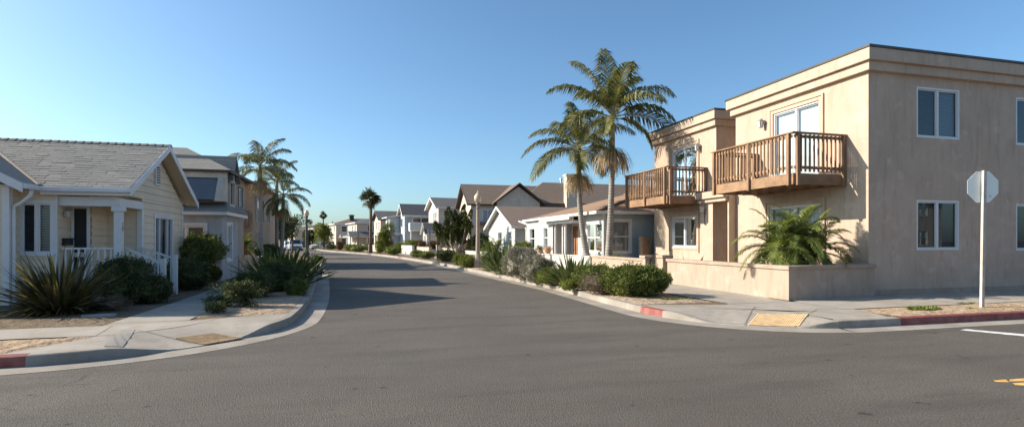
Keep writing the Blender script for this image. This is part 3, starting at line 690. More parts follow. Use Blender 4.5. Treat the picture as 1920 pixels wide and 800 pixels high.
pillar(9.88, 16.55, .17, .95, (ST,SC), 'tan stucco pillar on the near side of the iron gate')
pillar(9.88, 17.75, .17, .90, (ST,SC), 'tan stucco pillar on the far side of the iron gate')
pillar(6.6, 51.2, .3, 1.0, (M['cream'],SC), 'cream gate pillar left of the cream wall by the juniper')
def gate():
    E = empty('iron_gate', (9.9,16.75,.14), 'black arched iron gate between two tan stucco pillars', 'gate'); m = MB(); n = 9; L = .82
    top = lambda t: .74+.22*math.sin(math.pi*t)
    fr = [(0,L*t,top(t)) for t in [i/12 for i in range(13)]]
    m.tube(fr, .016, 6); m.tube([(0,y,z-.13) for _,y,z in fr], .012, 6); m.tube([(0,0,.08),(0,L,.08)], .014, 6)
    m.tube([(0,0,.02),(0,0,.76)], .018, 6); m.tube([(0,L,.02),(0,L,.76)], .018, 6); m.build('gate_frame', M['iron'], E)
    m = MB()
    for i in range(1, n): t = i/n; m.tube([(0,L*t,.08),(0,L*t,top(t)+.05)], .009, 5)
    m.build('bars', M['iron'], E); m = MB(); m.box(-.03,.03,.74,.80,.42,.56); m.build('latch', M['iron'], E)
gate()
def board_fence(p0, p1, h, mat, label, post=None, wid=.14):
    f = Face(p0, p1, 1); E = empty('board_fence', (*p0,.14), label, 'fence'); off = (*p0,.14); m = MB(); n = int(f.L/wid)
    for i in range(n): hh = h+random.uniform(-.02,.02); a = f.L*i/n; m.fbox(f, a+.004, a+f.L/n-.004, 0, .02, .16, .14+hh)
    m.build('boards', mat, E, off); m = MB(); m.fbox(f, 0, f.L, -.04, 0, .4, .48); m.fbox(f, 0, f.L, -.04, 0, h-.2, h-.12); m.build('fence_rail', mat, E, off)
    for a in (0, f.L): m = MB(); m.fbox(f, a-.05, a+.05, -.1, -.0, .1, .14+h+.03); m.build('post', post or mat, E, off)
random.seed(5)
board_fence((12.4,22.72), (12.8,22.72), 1.62, M['fence'], 'weathered wooden fence between the pale blue cottage and the tan apartment', M['stucco_wall'])
m = MB(); m.box(-.07,.07,-.07,.07,-.04,1.62); tag(m.build('fence_pillar', M['stucco_wall'], loc=(12.3,22.7,.14), bevel=.01), 'slim tan stucco post at the left end of the weathered wooden fence', 'post')

# ------------------------------------------------------------------ cream cottage, left
def cottage():
    off = (-6, 15, .14)
    A = empty('cottage', off, 'cream clapboard cottage with grey shingle roof and white porch on the left corner', 'house')
    lap = .185; w = MB(); FL = .62; ZS = 2.72
    g = Face((-5.9,16.6),(-5.9,19.9),1)                 # gable wall right of porch (s from v=16.6)
    ops = [(.95,2.35,.95,2.28)]
    # gable face: full gable from v=15.3 to 19.9 with apex at 17.6; the porch is open below
    wall(w, g, .05, ZS, ops, lap)
    gt = Face((-5.9,15.3),(-5.9,19.9),1); wall(w, gt, ZS+.001, ZS+.002, (), lap, apex=(2.3, 4.14))
    wd = Face((-6.7,15.75),(-7.1,15.75),-1); wd = Face((-7.15,15.75),(-6.7,15.75),1); 
    wall(w, wd, .05, 2.72, (), lap)
    fw = Face((-9.2,15.1),(-7.15,15.1),1); wop = [(.62,1.9,1.24,2.50)]
    fw = Face((-9.2,15.1),(-7.12,15.1),1); wop = [(1.38,2.0,1.28,2.48)]
    wall(w, fw, .05, 2.72, wop, lap)
    wall(w, Face((-7.12,15.1),(-7.12,15.77),1), .05, 2.72, (), lap)
    wall(w, Face((-6.7,15.75),(-6.7,16.6),1), .05, 2.72, (), lap)
    wall(w, Face((-6.7,16.6),(-5.9,16.6),1), .05, 2.72, (), lap)
    lw = Face((-14,14.7),(-7.85,14.7),1); wall(w, lw, -.15, 2.85, (), lap); wall(w, Face((-7.85,14.7),(-7.85,15.12),1), -.15, 2.8, (), lap)
    w.box(-14,-5.93,19.85,19.9,.05,2.72); w.box(-14,-13.9,14.75,19.9,.05,2.72)
    W = w.build('wall', M['siding'], A, off)
    # porch ceiling / soffit
    c = MB(); c.box(-7.1,-5.92,15.12,16.6,2.60,2.64); c.build('porch_ceiling', M['white'], A, off)
    fl = MB(); fl.box(-7.1,-5.86,15.12,16.6,.05,FL); fl.build('porch_floor', M['conc'], A, off)
    # beams
    b = MB(); b.box(-7.12,-5.84,15.16,15.28,2.42,2.62); b.box(-5.96,-5.84,15.28,16.62,2.42,2.62)
    b.box(-5.985,-5.86,16.55,16.69,.6,2.42); b.box(-5.9+.002,-5.865,19.80,19.915,.05,2.7); b.box(-7.95,-7.815,14.66,14.70,-.15,2.8); b.box(-7.85,-7.815,14.70,14.80,-.15,2.8)
    b.box(-7.13,-7.09,15.06,15.10,.05,2.7)
    b.pieces('corner_trim', M['white'], A, off, bevel=.004)
    p = MB(); p.box(-5.97,-5.81,15.14,15.30,.6,2.42); p.box(-6.01,-5.77,15.10,15.34,2.30,2.42); p.box(-6.0,-5.78,15.11,15.33,.6,.70)
    PO = p.build('porch_post', M['white'], A, off, bevel=.008)
    text_part('1\n4\n2', .10, (-5.80, 15.22, 1.92), (R(90),0,R(90)), M['metal'], PO, off)
    # windows, door
    window(g, *ops[0], A, off, 'picture3', inner=('bl_dark','shade','bl_dark'), trim=.09, frame='white', sill=True, fw=.045, dep=.06)
    window(fw, *wop[0], A, off, 'slider', inner=('bl_dark','bl_cream'), trim=.065, frame='white', dep=.05, fw=.03, sill=True)
    wdf = Face((-7.15,15.75),(-6.7,15.75),1)
    d = MB(); x0, x1 = -7.06, -6.72 
    # the door stands in the recess wall
    dd = MB(); dd.fbox(Face((-7.12,15.75),(-6.7,15.75),1), 0.02, .42, .025, .05, FL, 2.46); D = dd.build('door', M['white'], A, off)
    dd = MB(); dd.fbox(Face((-7.12,15.75),(-6.7,15.75),1), .09, .35, .05, .056, 1.30, 2.38); dd.build('screen', M['dark_in'], D, off)
    dd = MB(); dd.fbox(Face((-7.12,15.75),(-6.7,15.75),1), .09, .35, .05, .056, FL+.12, 1.18); dd.build('screen', M['dark_in'], D, off)
    lantern(A, off, (-7.10, 15.45, 2.28), (.55,-.55), .17)
    mb_ = MB(); mb_.box(-7.10,-6.98,15.28,15.55,1.48,1.62); mb_.box(-7.10,-6.965,15.27,15.56,1.62,1.65); mb_.build('mailbox', M['iron'], A, off, bevel=.01)
    # gable vent
    v = MB(); v.box(-5.885,-5.84,17.48,17.82,3.18,3.78); V = v.build('gable_vent', M['white'], A, off)
    v = MB()
    for i in range(7): z = 3.24+i*.072; v.box(-5.84,-5.825,17.53,17.77,z,z+.03)
    v.build('louvre', M['iron'], V, off)
    # roof
    X0, X1 = -14.5, -5.55; ze, zr = 2.86, 4.34; y0, y1, c_ = 14.95, 20.3, 17.62
    r = MB(); nc = 21; rn = random.Random(8)
    for i in range(nc):
        ta, tb = i/nc, (i+1)/nc; ya, yb = y0+(c_-y0)*ta, y0+(c_-y0)*tb; za, zb = ze+(zr-ze)*ta, ze+(zr-ze)*tb; xx = X0
        while xx < X1:
            xn = min(X1, xx+rn.uniform(.16,.42)); h = rn.uniform(.005,.017)
            r.poly([(xx,ya,za+h),(xn,ya,za+h),(xn,yb,zb+.004),(xx,yb,zb+.004)], 0); r.poly([(xx,ya,za),(xn,ya,za),(xn,ya,za+h),(xx,ya,za+h)], 0); xx = xn
    slab(r, [(X0,y0,ze-.002),(X1,y0,ze-.002),(X1,c_,zr-.002),(X0,c_,zr-.002)], .06); slab(r, [(X1,y1,ze),(X0,y1,ze),(X0,c_,zr),(X1,c_,zr)], .06)
    # left wing: gable facing the camera, ridge runs back
    k = (zr-ze)/(c_-y0); xe = -7.40; yf = 14.3
    L = 3.2; r.m
    slab(r, [(xe,yf,ze+.01),(xe,y0+.02,ze+.01),(xe-L,y0+L+.02,ze+.01+L*k),(xe-L,yf,ze+.01+L*k)], .06, 2)
    slab(r, [(xe-2*L,yf,ze+.01),(xe-L,yf,ze+.01+L*k),(xe-L,y0+L,ze+.01+L*k),(xe-2*L,y0,ze+.01)], .06, 2)
    Rf = r.build('roof', [M['roof_grey'], M['white'], M['roof_grey']], A, off)
    rc = MB(); n = 46
    for i in range(n):
        a = X0+(X1-X0)*i/n; b_ = a+(X1-X0)/n*1.25; t = .018
        for sg in (-1, 1): rc.poly([(a,c_,zr+.012),(b_,c_,zr+.012+t),(b_,c_+sg*.14,zr-.066+t),(a,c_+sg*.14,zr-.066)])
    rc.build('ridge_cap', M['ridge'], Rf, off)
    vl = MB(); a = Vector((xe,y0+.02,ze+.02)); b_ = Vector((xe-L,y0+L+.02,ze+.02+L*k)); vl.bar(a+Vector((0,0,.02)), b_+Vector((0,0,.02)), .07, .02); vl.build('valley_flashing', M['trim_tan'], Rf, off)
    # fascia, rake boards, gutter
    f = MB(); 
    f.bar((X1+.012,y0-.02,ze-.10),(X1+.012,c_,zr-.085),.03,.17,up=(1,0,0)) if False else None
    for (ya, za, yb, zb) in ((y0-.03,ze-.02,c_,zr+.005),(c_,zr+.005,y1+.03,ze-.02)):
        f.hexa([(X1,ya,za-.18),(X1+.03,ya,za-.18),(X1+.03,yb,zb-.18),(X1,yb,zb-.18),(X1,ya,za),(X1+.03,ya,za),(X1+.03,yb,zb),(X1,yb,zb)])
    f.hexa([(xe+.03,yf-.03,ze-.2),(xe+.03,yf,ze-.2),(xe-L,yf,ze+L*k-.2),(xe-L,yf-.03,ze+L*k-.2),(xe+.03,yf-.03,ze),(xe+.03,yf,ze),(xe-L,yf,ze+L*k),(xe-L,yf-.03,ze+L*k)])
    f.pieces('rake_board', M['white'], Rf, off)
    s = MB(); s.hexa([(-5.9,15.0,ze-.11),(X1,15.0,ze-.11),(X1,c_,zr-.11),(-5.9,c_,zr-.11),(-5.9,15.0,ze-.09),(X1,15.0,ze-.09),(X1,c_,zr-.09),(-5.9,c_,zr-.09)])
    s.hexa([(-5.9,c_,zr-.11),(X1,c_,zr-.11),(X1,y1,ze-.11),(-5.9,y1,ze-.11),(-5.9,c_,zr-.09),(X1,c_,zr-.09),(X1,y1,ze-.09),(-5.9,y1,ze-.09)])
    s.box(-14,X1,14.98,15.14,ze-.15,ze-.12); s.build('soffit', M['siding'], Rf, off)
    gu = MB(); gu.box(xe+.02,X1+.02,y0-.09,y0,ze-.12,ze-.02); gu.box(xe,xe+.09,yf,y0-.09,ze-.12,ze-.02); gu.box(xe+.02,X1,y0,y0+.03,ze-.2,ze-.1)
    gu.build('gutter_pipe', M['white'], Rf, off, bevel=.015)
    dp = MB(); dp.tube([(xe+.03,14.62,ze-.12),(xe+.01,14.62,ze-.25),(-7.62,14.72,ze-.42),(-7.77,14.76,ze-.48),(-7.78,14.76,ze-.65),(-7.78,14.76,.2),(-7.74,14.72,.05),(-7.62,14.66,.0)], .042, 8)
    dp.build('downspout', M['white'], A, off, smooth=True)
    # porch railing and stair railing
    def railing(pa, pb, ha, hb, n, za=0, zb=0):
        pa = Vector(pa); pb = Vector(pb); m = MB()
        A0 = Vector((*pa, ha)); B0 = Vector((*pb, hb)); m.bar(A0, B0, .07, .045); lowa = A0-Vector((0,0,.72)); lowb = B0-Vector((0,0,.72)); m.bar(lowa, lowb, .04, .05)
        for i in range(n): t = (i+.5)/n; q = A0.lerp(B0,t); m.bar(q-Vector((0,0,.72)), q, .035, .035, up=(0,1,0))
        m.build('railing', M['white'], A, off)
    railing((-7.05,15.2), (-5.97,15.2), 1.40, 1.40, 8)
    railing((-5.85,15.38), (-4.95,15.38), 1.42, .98, 6); railing((-5.85,16.5), (-5.08,16.5), 1.40, 1.10, 5)
    for x, y, h in ((-4.98,15.38,1.10),(-5.06,16.5,1.18)):
        q = MB(); q.box(x-.055,x+.055,y-.055,y+.055,.1,h); q.box(x-.07,x+.07,y-.07,y+.07,h,h+.03); q.build('rail_post', M['white'], A, off, bevel=.006)
    st = MB()
    for i in range(3): st.box(-5.86+i*.28,-5.86+(i+1)*.28,15.42,16.46,.1,FL-.12*(i+1)); 
    st.build('steps', M['conc'], A, off, bevel=.01)
cottage()

# ------------------------------------------------------------------ other houses
def solve(pxc, D, th, pxo):
    """length along the street face from corner column pxc (depth D) to column pxo, face turned th"""
    c = Vector(P(pxc, D)); t = Vector((-math.sin(th), math.cos(th)))
    q = Vector(P(pxo, 1.0)); det = q.x*(-t.y) + t.x*q.y
    k = (c.x*(-t.y)+t.x*c.y)/det
    return c, (q*k-c).dot(t)
def house(label, pxc, D, th, pxo, depth, ze, zr, walls, roofm, style='gable', side=1, W=None, wins=(), swins=(), trim='white', name='house', fascia='white', over=.35, extras=None, group=None, lap=0, chim=None, ztop=None):
    """side=1: right of the street, local x runs away from the street, y along it. street face is x=0, south face y=0"""
    c, L = solve(pxc, D, th, pxo) if W is None else (Vector(P(pxc, D)), W)
    L = max(3, min(L, 14))
    A = empty(name, (c.x, c.y, .14), label, 'house', group, th); S = side
    ff = Face((0,0),(0,L),-1 if S > 0 else 1); fs = Face((0,0),(S*depth,0),1 if S > 0 else -1); w = MB()
    o1 = [q[:4] for q in wins]; o2 = [q[:4] for q in swins]
    wall(w, ff, -.1, ze, o1, lap, apex=(L/2, zr-.05) if style == 'gable' else None)
    wall(w, fs, -.1, ze, o2, lap)
    x1 = S*depth; w.box(0, x1, L, L+.05, -.1, ze); w.box(x1, x1-S*.05, .02, L, -.1, ze)
    w.build('wall', M[walls], A)
    k = (zr-ze)/(L/2) if style in ('gable','hipx') else (zr-ze)/max(1,min(L,depth)/2)
    e = ze - over*k*.6; a, b = (-S*over, S*(depth+over)); y0, y1 = -over, L+over+.05
    rm = gable_roof(min(a,b), max(a,b), y0, y1, e+.06, zr+.06, 'x') if style == 'gable' else hip_roof(a, b, y0, y1, e+.06, zr+.06, 'x' if depth > L else 'y')
    Rf = rm.build('roof', [M[roofm], M[fascia]], A)
    f = MB(); t_ = .03
    if style == 'gable':
        c_ = (y0+y1)/2
        for ya, za, yb, zb in ((y0,e+.06,c_,zr+.06),(c_,zr+.06,y1,e+.06)):
            f.hexa([(a-S*t_,ya,za-.2),(a,ya,za-.2),(a,yb,zb-.2),(a-S*t_,yb,zb-.2),(a-S*t_,ya,za+.01),(a,ya,za+.01),(a,yb,zb+.01),(a-S*t_,yb,zb+.01)])
        f.box(a, b, y0-.04, y0, e-.12, e+.05)
    else: f.box(a-S*.04, b, y0-.04, y0, e-.12, e+.05); f.box(a-S*.04, a, y0, y1, e-.12, e+.05)
    f.build('fascia', M[fascia], Rf)
    if chim: m = MB(); m.box(*chim); m.box(chim[0]-.08,chim[1]+.08,chim[2]-.08,chim[3]+.08,chim[5],chim[5]+.12); m.build('chimney', M[trim if trim != 'white' else 'cream'], Rf, bevel=.02)
    for fc, ws in ((ff, wins), (fs, swins)):
        for q in ws:
            st = q[4] if len(q) > 4 else 'slider'; inn = q[5] if len(q) > 5 else ('dark_in',)
            window(fc, *q[:4], A, None, st, inner=inn, trim=.08, tmat=trim, dep=.08, fw=.05, name='door' if st == 'solid' else 'window')
    if extras: extras(A, ff, fs, L)
    return A, ff, fs, L
def prism_roof(A, x0, x1, y0, y1, ze, zr, axis, roofm, fas='white', name='porch_roof'):
    gable_roof(x0, x1, y0, y1, ze, zr, axis, .12).build(name, [M[roofm], M[fas]], A)
def posts(A, pts, z0, z1, r=.07, mat='white'):
    for x, y in pts: m = MB(); m.box(x-r,x+r,y-r,y+r,z0,z1); m.box(x-r*1.5,x+r*1.5,y-r*1.5,y+r*1.5,z1-.1,z1); m.build('porch_post', M[mat], A)

# pale blue cottage with the orange roof
def blue_cottage():
    off = (10.65,23.2,.14); A = empty('cottage', off, 'pale blue clapboard cottage with orange brown roof and wooden front door', 'house')
    w = MB(); lap = .2
    f1 = Face((10.65,23.2),(10.65,25.7),-1); o1 = [(.12,1.95,1.05,2.42)]; wall(w, f1, .05, 2.9, o1, lap)
    f2 = Face((11.4,25.7),(11.4,29.3),-1); o2 = [(2.45,3.3,.3,2.4)]; wall(w, f2, .05, 2.9, o2, lap)
    f3 = Face((10.3,29.3),(10.3,34.6),-1); o3 = [(.9,1.7,1.15,2.35),(3.5,4.6,1.05,2.35)]; wall(w, f3, .05, 2.9, o3, lap)
    w.box(10.67,11.4,25.66,25.7,.05,2.9); w.box(10.32,11.4,29.3,29.34,.05,2.9); w.box(10.4,20,34.56,34.6,.05,2.9)
    w.build('wall', M['wsiding'], A, off)
    w = MB(); f4 = Face((10.65,23.2),(20,23.2),1); o4 = [(.22,1.35,1.05,2.5)]; wall(w, f4, .05, 2.9, o4, lap)
    s_ = w.build('side_wall', pm('shaded_siding', (.36,.43,.46), .6, .08), A, off); s_['label'] = 'clapboard side wall with blue grey shade in its colour'  # same clapboard as the street front, with its blue grey shade in the colour
    window(f1, *o1[0], A, off, 'quad', inner=('shade','shade'), trim=.12, frame='white', sill=True)
    window(f4, *o4[0], A, off, 'double', inner=('shade',), trim=.10, frame='white', sill=True)
    for o in o3: window(f3, *o, A, off, 'double', inner=('shade',), trim=.09, frame='white', fw=.04)
    d = MB(); d.fbox(f2, 2.45, 3.3, -.06, -.01, .3, 2.4); D = d.build('door', M['door'], A, off)
    d = MB()
    for z in (.45, 1.05, 1.65):
        for s in (2.53, 2.91): d.fbox(f2, s, s+.3, -.009, .004, z, z+.5)
    d.build('door_panels', M['door'], D, off)
    t = MB(); t.fbox(f2, 2.35, 2.45, 0.001, .03, .15, 2.5); t.fbox(f2, 3.3, 3.4, 0.001, .03, .15, 2.5); t.fbox(f2, 2.45, 3.3, 0.001, .03, 2.4, 2.5)
    t.box(10.60,10.648,23.10,23.24,.1,2.9); t.box(10.60,10.74,23.15,23.198,.1,2.9); t.box(10.25,10.298,29.26,29.38,.1,2.9); t.box(10.60,10.66,25.62,25.74,.1,2.9)
    t.pieces('trim', M['white'], A, off)
    posts(A, [(-.3,4.2),(-.3,4.6),(-.3,5.8)], 0, 2.5, .05)
    c = MB(); c.box(10.05,11.5,25.6,29.5,2.52,2.62); c.box(10.0,10.05,25.5,29.6,2.5,2.72); c.build('porch_roof', M['white'], A, off)
    r = MB(); x0, x1, y0, y1, ze, zr = 10.15, 20.6, 22.8, 35.0, 2.95, 4.42; xm = 15.4; h = 4.6
    slab(r, [(x0,y1,ze),(x0,y0,ze),(xm,y0+h,zr),(xm,y1-h,zr)], .1); slab(r, [(x0,y0,ze),(x1,y0,ze),(xm,y0+h,zr)], .1)
    slab(r, [(x1,y0,ze),(x1,y1,ze),(xm,y1-h,zr),(xm,y0+h,zr)], .1); slab(r, [(x1,y1,ze),(x0,y1,ze),(xm,y1-h,zr)], .1)
    # low cross gable over the porch and wing
    slab(r, [(9.80,30.2,2.76),(9.80,25.4,2.76),(11.8,25.4,3.43),(11.8,30.2,3.43)], .06)
    Rf = r.build('roof', [M['roof_orange'], M['white']], A, off)
    f = MB(); f.box(x0-.08,x0,y0-.08,y1,ze-.14,ze+.0); f.box(x0,x1,y0-.08,y0,ze-.14,ze+.0); f.box(9.74,9.80,25.35,30.25,2.64,2.80); f.build('gutter_pipe', M['white'], Rf, off, bevel=.015)
    hp = MB(); hp.bar((x0,y0,ze+.03),(xm,y0+h,zr+.03),.22,.04); hp.bar((xm,y0+h,zr+.03),(xm,y1-h,zr+.03),.22,.04); hp.build('ridge_cap', M['roof_orange'], Rf, off)
blue_cottage()

DK = ('dark_in',)
def r2x(A, ff, fs, L):
    # side wing south of the gable with a recessed porch under the long roof
    m = MB(); f = Face((1.6,-3.4),(1.6,0),-1); o = [(.5,1.3,.3,2.25),(1.8,2.9,1.0,2.2)]; wall(m, f, -.1, 2.6, o, .2); m.box(1.6,12,-3.44,-3.4,-.1,2.6); m.build('wing_wall', M['wsiding'], A)
    window(f, *o[0], A, None, 'plain', inner=DK, trim=.08, name='door'); window(f, *o[1], A, None, 'slider', inner=DK, trim=.08)
    m = MB(); slab(m, [(.2,-3.9,2.45),(12,-3.9,2.45),(12,-.2,2.95),(.2,-.2,2.95)], .1); m.build('porch_roof', [M['roof_brown'], M['white']], A)
    posts(A, [(.4,-3.6),(.4,-1.8)], 0, 2.38, .08)
    v = MB(); v.fbox(ff, L/2-.15, L/2+.15, .002, .04, 3.1, 3.6); v.build('gable_vent', M['white'], A)
house('white clapboard cottage with steep front gable and brown roof behind the street lamp', 966, 41.0, 0, 917, 14, 2.55, 4.25, 'wsiding', 'roof_brown', wins=[(1.2,2.2,.9,2.15,'double',DK),(4.2,5.6,.9,2.15,'double',DK)], extras=r2x, lap=.2, over=.4)
def r3x(A, ff, fs, L):
    m = MB(); a = Face((2.6,-.5),(7.2,-.5),1); o = [(3.2,3.9,3.6,4.4)]; wall(m, a, -.1, 5.35, o, apex=(2.3, 7.0)); m.box(2.6,2.65,-.46,0,-.1,5.35); m.build('bay_wall', M['beige'], A)
    window(a, *o[0], A, None, 'double', inner=DK, trim=.05)
    m = gable_roof(2.1, 7.7, -1.0, 4.2, 5.2, 7.35, 'y', .16); m.build('gable_roof', [M['roof_brown'], M['dark_trim']], A)
    m = MB(); slab(m, [(5.0,-.4,5.35),(26,-.4,5.35),(22,4,8.0),(9,4,8.0)], .15); slab(m, [(26,-.4,5.35),(26,8,5.35),(22,4,8.0)], .15); slab(m, [(5,-.4,5.35),(9,4,8.0),(5.0,8,5.35)], .15); m.build('main_roof', [M['roof_brown'], M['dark_trim']], A)
    m = MB(); f = Face((13,-.02),(26,-.02),1); o = [(.5,1.6,3.7,4.6),(5.3,6.6,3.7,4.6)]; wall(m, f, -.1, 5.2, o); m.build('rear_wall', M['beige'], A)
    for q in o: window(f, *q, A, None, 'grid', inner=DK, trim=.05)
    m = MB(); m.box(10.0,11.3,-1.0,-.1,-.1,8.2); m.box(9.92,11.38,-1.08,-.02,8.2,8.4); m.build('chimney', M['cream'], A, bevel=.02)
    m = MB(); m.lathe([(.10,7.9),(.10,8.3),(.18,8.32),(.15,8.42)], 8, (11.5-.5,3.4)); m.build('roof_vent', M['metal'], A)
    m = MB(); m.box(.6,2.55,-1.2,0,3.0,3.3); m.build('lower_roof', M['roof_brown'], A)
house('large two storey beige house with brown hipped roofs and white chimney', 883, 54.8, 0, 862, 13, 5.25, 7.45, 'beige', 'roof_brown', fascia='dark_trim', trim='vinyl',
      swins=[(1.2,2.3,3.3,4.6,'slider',('curtain',)),(8.5,9.6,3.7,4.5,'grid',DK)], extras=r3x, over=.45)
def r4x(A, ff, fs, L):
    prism_roof(A, -2.2, 2.4, -2.6, .2, 2.2, 3.5, 'x', 'roof_slate'); 
    m = MB(); f = Face((-1.9,-2.3),(-1.9,-.1),-1); o = [(.5,.95,.6,2.0),(1.25,1.7,.6,2.0)]; wall(m, f, -.1, 2.15, o, apex=(1.1,3.3)); m.box(-1.9,2.2,-2.32,-2.28,-.1,2.15); m.build('porch_wall', M['white_st'], A)
    for q in o: window(f, *q, A, None, 'plain', inner=DK, trim=.06)
    m = MB(); m.box(-.25,-.02,L*.3,L*.75,2.55,2.7); m.build('door_hood', M['cream'], A)
house('narrow white two storey house with front gable left of the juniper tree', 822, 65, R(6), 804, 12, 5.5, 6.75, 'white_st', 'roof_slate',
      wins=[(1.0,1.6,3.4,4.9,'double',DK),(2.1,2.7,3.4,4.9,'double',DK),(1.3,2.5,.2,2.4,'plain',('recess',))], swins=[(4,5.2,3.6,4.6,'slider',DK)], extras=r4x, over=.45)
def r5x(A, ff, fs, L):
    m = MB(); m.box(.5,3.6,-1.3,0,2.65,2.8); B = m.build('balcony', M['white'], A)
    m = MB(); m.box(.5,3.6,-1.34,-1.3,2.8,3.75); m.box(.46,.5,-1.3,0,2.8,3.75); m.build('balcony_panel', M['bluegrey'], B)
    m = MB(); m.box(.45,3.6,-1.36,-1.28,3.75,3.82); m.build('handrail', M['white'], B)
    m = MB(); m.box(3.6,9,-1.9,0,3.3,3.42); m.build('terrace', M['white'], A)
    m = MB(); n = 12
    for i in range(n+1): x = 3.7+5.2*i/n; m.box(x-.04,x+.04,-1.88,-1.82,3.42,4.1)
    m.box(3.6,9,-1.9,-1.8,4.1,4.18); m.build('railing', M['white'], A)
    posts(A, [(.6,-1.2),(3.5,-1.2)], 0, 2.65, .08)
    # left bay with its own small roof
    m = MB(); f = Face((-1.4,L),(-1.4,L+3.2),-1); o = [(1.0,2.1,3.2,4.4),(.8,2.0,.4,2.2)]; wall(m, f, -.1, 4.7, o); m.box(-1.4,4,L,L+.06,-.1,4.7); m.box(-1.4,6,L+3.2,L+3.25,-.1,4.7); m.build('bay_wall', M['bluegrey'], A)
    for q in o: window(f, *q, A, None, 'slider', inner=DK, trim=.08)
    m = MB(); slab(m, [(-1.9,L+3.7,4.65),(-1.9,L-.4,4.65),(2,L-.4,5.2),(2,L+3.7,5.2)], .12); m.build('bay_roof', [M['roof_slate'], M['white']], A)
    m = MB(); slab(m, [(-3.0,L+3.9,2.3),(-3.0,L-1.2,2.3),(-1.3,L-1.2,3.0),(-1.3,L+3.9,3.0)], .12); slab(m, [(-3.0,L-1.2,2.3),(0,L-1.2,2.3),(-1.3,L-1.2,3.0)], .12); m.build('porch_roof', [M['roof_slate'], M['white']], A)
    posts(A, [(-2.8,L-.9),(-2.8,L+1.2),(-2.8,L+3.4)], 0, 2.25, .12)
house('blue grey two storey house with white balcony on its side', 758.5, 72, R(8), 752.5, 12, 4.95, 6.35, 'bluegrey', 'roof_slate',
      wins=[(1.2,2.2,3.2,4.4,'double',DK)], swins=[(1.1,3.4,2.85,4.5,'slider',DK),(5.2,7.2,.6,2.2,'slider',DK)], extras=r5x, over=.4)
house('beige two storey gabled house just right of the tall fan palm', 713.5, 82, R(10), 701.5, 14, 4.7, 6.0, 'cream', 'roof_slate', wins=[(.9,1.5,3.0,4.3,'double',DK),(2.6,3.2,3.0,4.3,'double',DK)], swins=[(3,5,3.2,4.2,'slider',DK)], fascia='dark_trim', over=.4)
def r7x(A, ff, fs, L):
    m = MB(); slab(m, [(-1.5,-1.6,2.1),(5.5,-1.6,2.1),(5.5,.2,3.0),(-1.5,.2,3.0)], .12); slab(m, [(-1.5,5,2.1),(-1.5,-1.6,2.1),(.2,.2,3.0),(.2,5,3.0)], .12); m.build('porch_roof', [M['roof_slate'], M['white']], A)
    posts(A, [(-1.3,-1.4),(1.5,-1.4),(5.2,-1.4),(-1.3,2.0)], 0, 2.05, .1)
house('pale house with grey hip roof left of the tall fan palm', 669, 92, R(12), 652, 10, 4.5, 5.6, 'cream', 'roof_slate', 'hip', wins=[(1.0,1.9,2.9,4.0,'double',DK),(3.4,4.3,2.9,4.0,'double',DK),(1,2,.5,2,'double',DK)], swins=[(1.8,3.6,3.0,4.1,'slider',DK),(1.6,3.0,.6,1.9,'slider',DK)], extras=r7x)
def r8x(A, ff, fs, L):
    m = MB(); m.box(.6,4.2,-1.2,0,2.3,2.42); m.box(.6,4.2,-1.22,-1.18,2.42,3.1); m.build('balcony', M['bluegrey'], A)
    m = MB(); m.box(3.0,3.8,2,2.8,4.8,6.3); m.box(2.92,3.88,1.92,2.88,6.3,6.42); m.build('chimney', M['dark_trim'], A)
    prism_roof(A, .4, 4.6, -2.4, -.6, 1.95, 2.3, 'x', 'roof_orange')
house('cream house with brown roof and dark chimney behind the yellow green tree', 630, 102, R(14), 617, 12, 4.6, 5.7, 'cream', 'roof_brown', 'hip', wins=[(1.2,2.0,3.1,4.1,'double',DK),(4.6,5.4,3.1,4.1,'double',DK)], swins=[(1.0,2.0,3.0,4.1,'double',DK),(2.3,4.0,3.0,4.1,'slider',DK),(1,3,.4,2,'slider',DK)], extras=r8x)
def r9x(A, ff, fs, L):
    m = MB(); m.box(-1.4,-.02,1,4,2.5,2.6); m.box(-1.44,-1.4,1,4,2.6,3.3); m.build('balcony', M['white'], A)
house('pale low roofed house beyond the round dark tree', 590, 125, R(16), 572, 13, 4.2, 5.3, 'cream', 'roof_brown', 'hip', W=9, wins=[(1.5,3,2.8,3.8,'slider',DK),(5,6.5,2.8,3.8,'slider',DK)], swins=[(2,4,2.9,3.9,'slider',DK),(6,8,2.9,3.9,'slider',DK)], extras=r9x)
house('farthest cream house with red brown roof beyond the parked cars', 553, 130, R(18), 540, 14, 4.0, 5.2, 'cream', 'roof_brown', 'hip', W=9, wins=[(1.5,3,2.6,3.6,'slider',DK),(5,6.5,2.6,3.6,'slider',DK)], swins=[(2,4,2.7,3.7,'slider',DK),(7,9,2.7,3.7,'slider',DK),(4,6,.4,2,'slider',DK)])

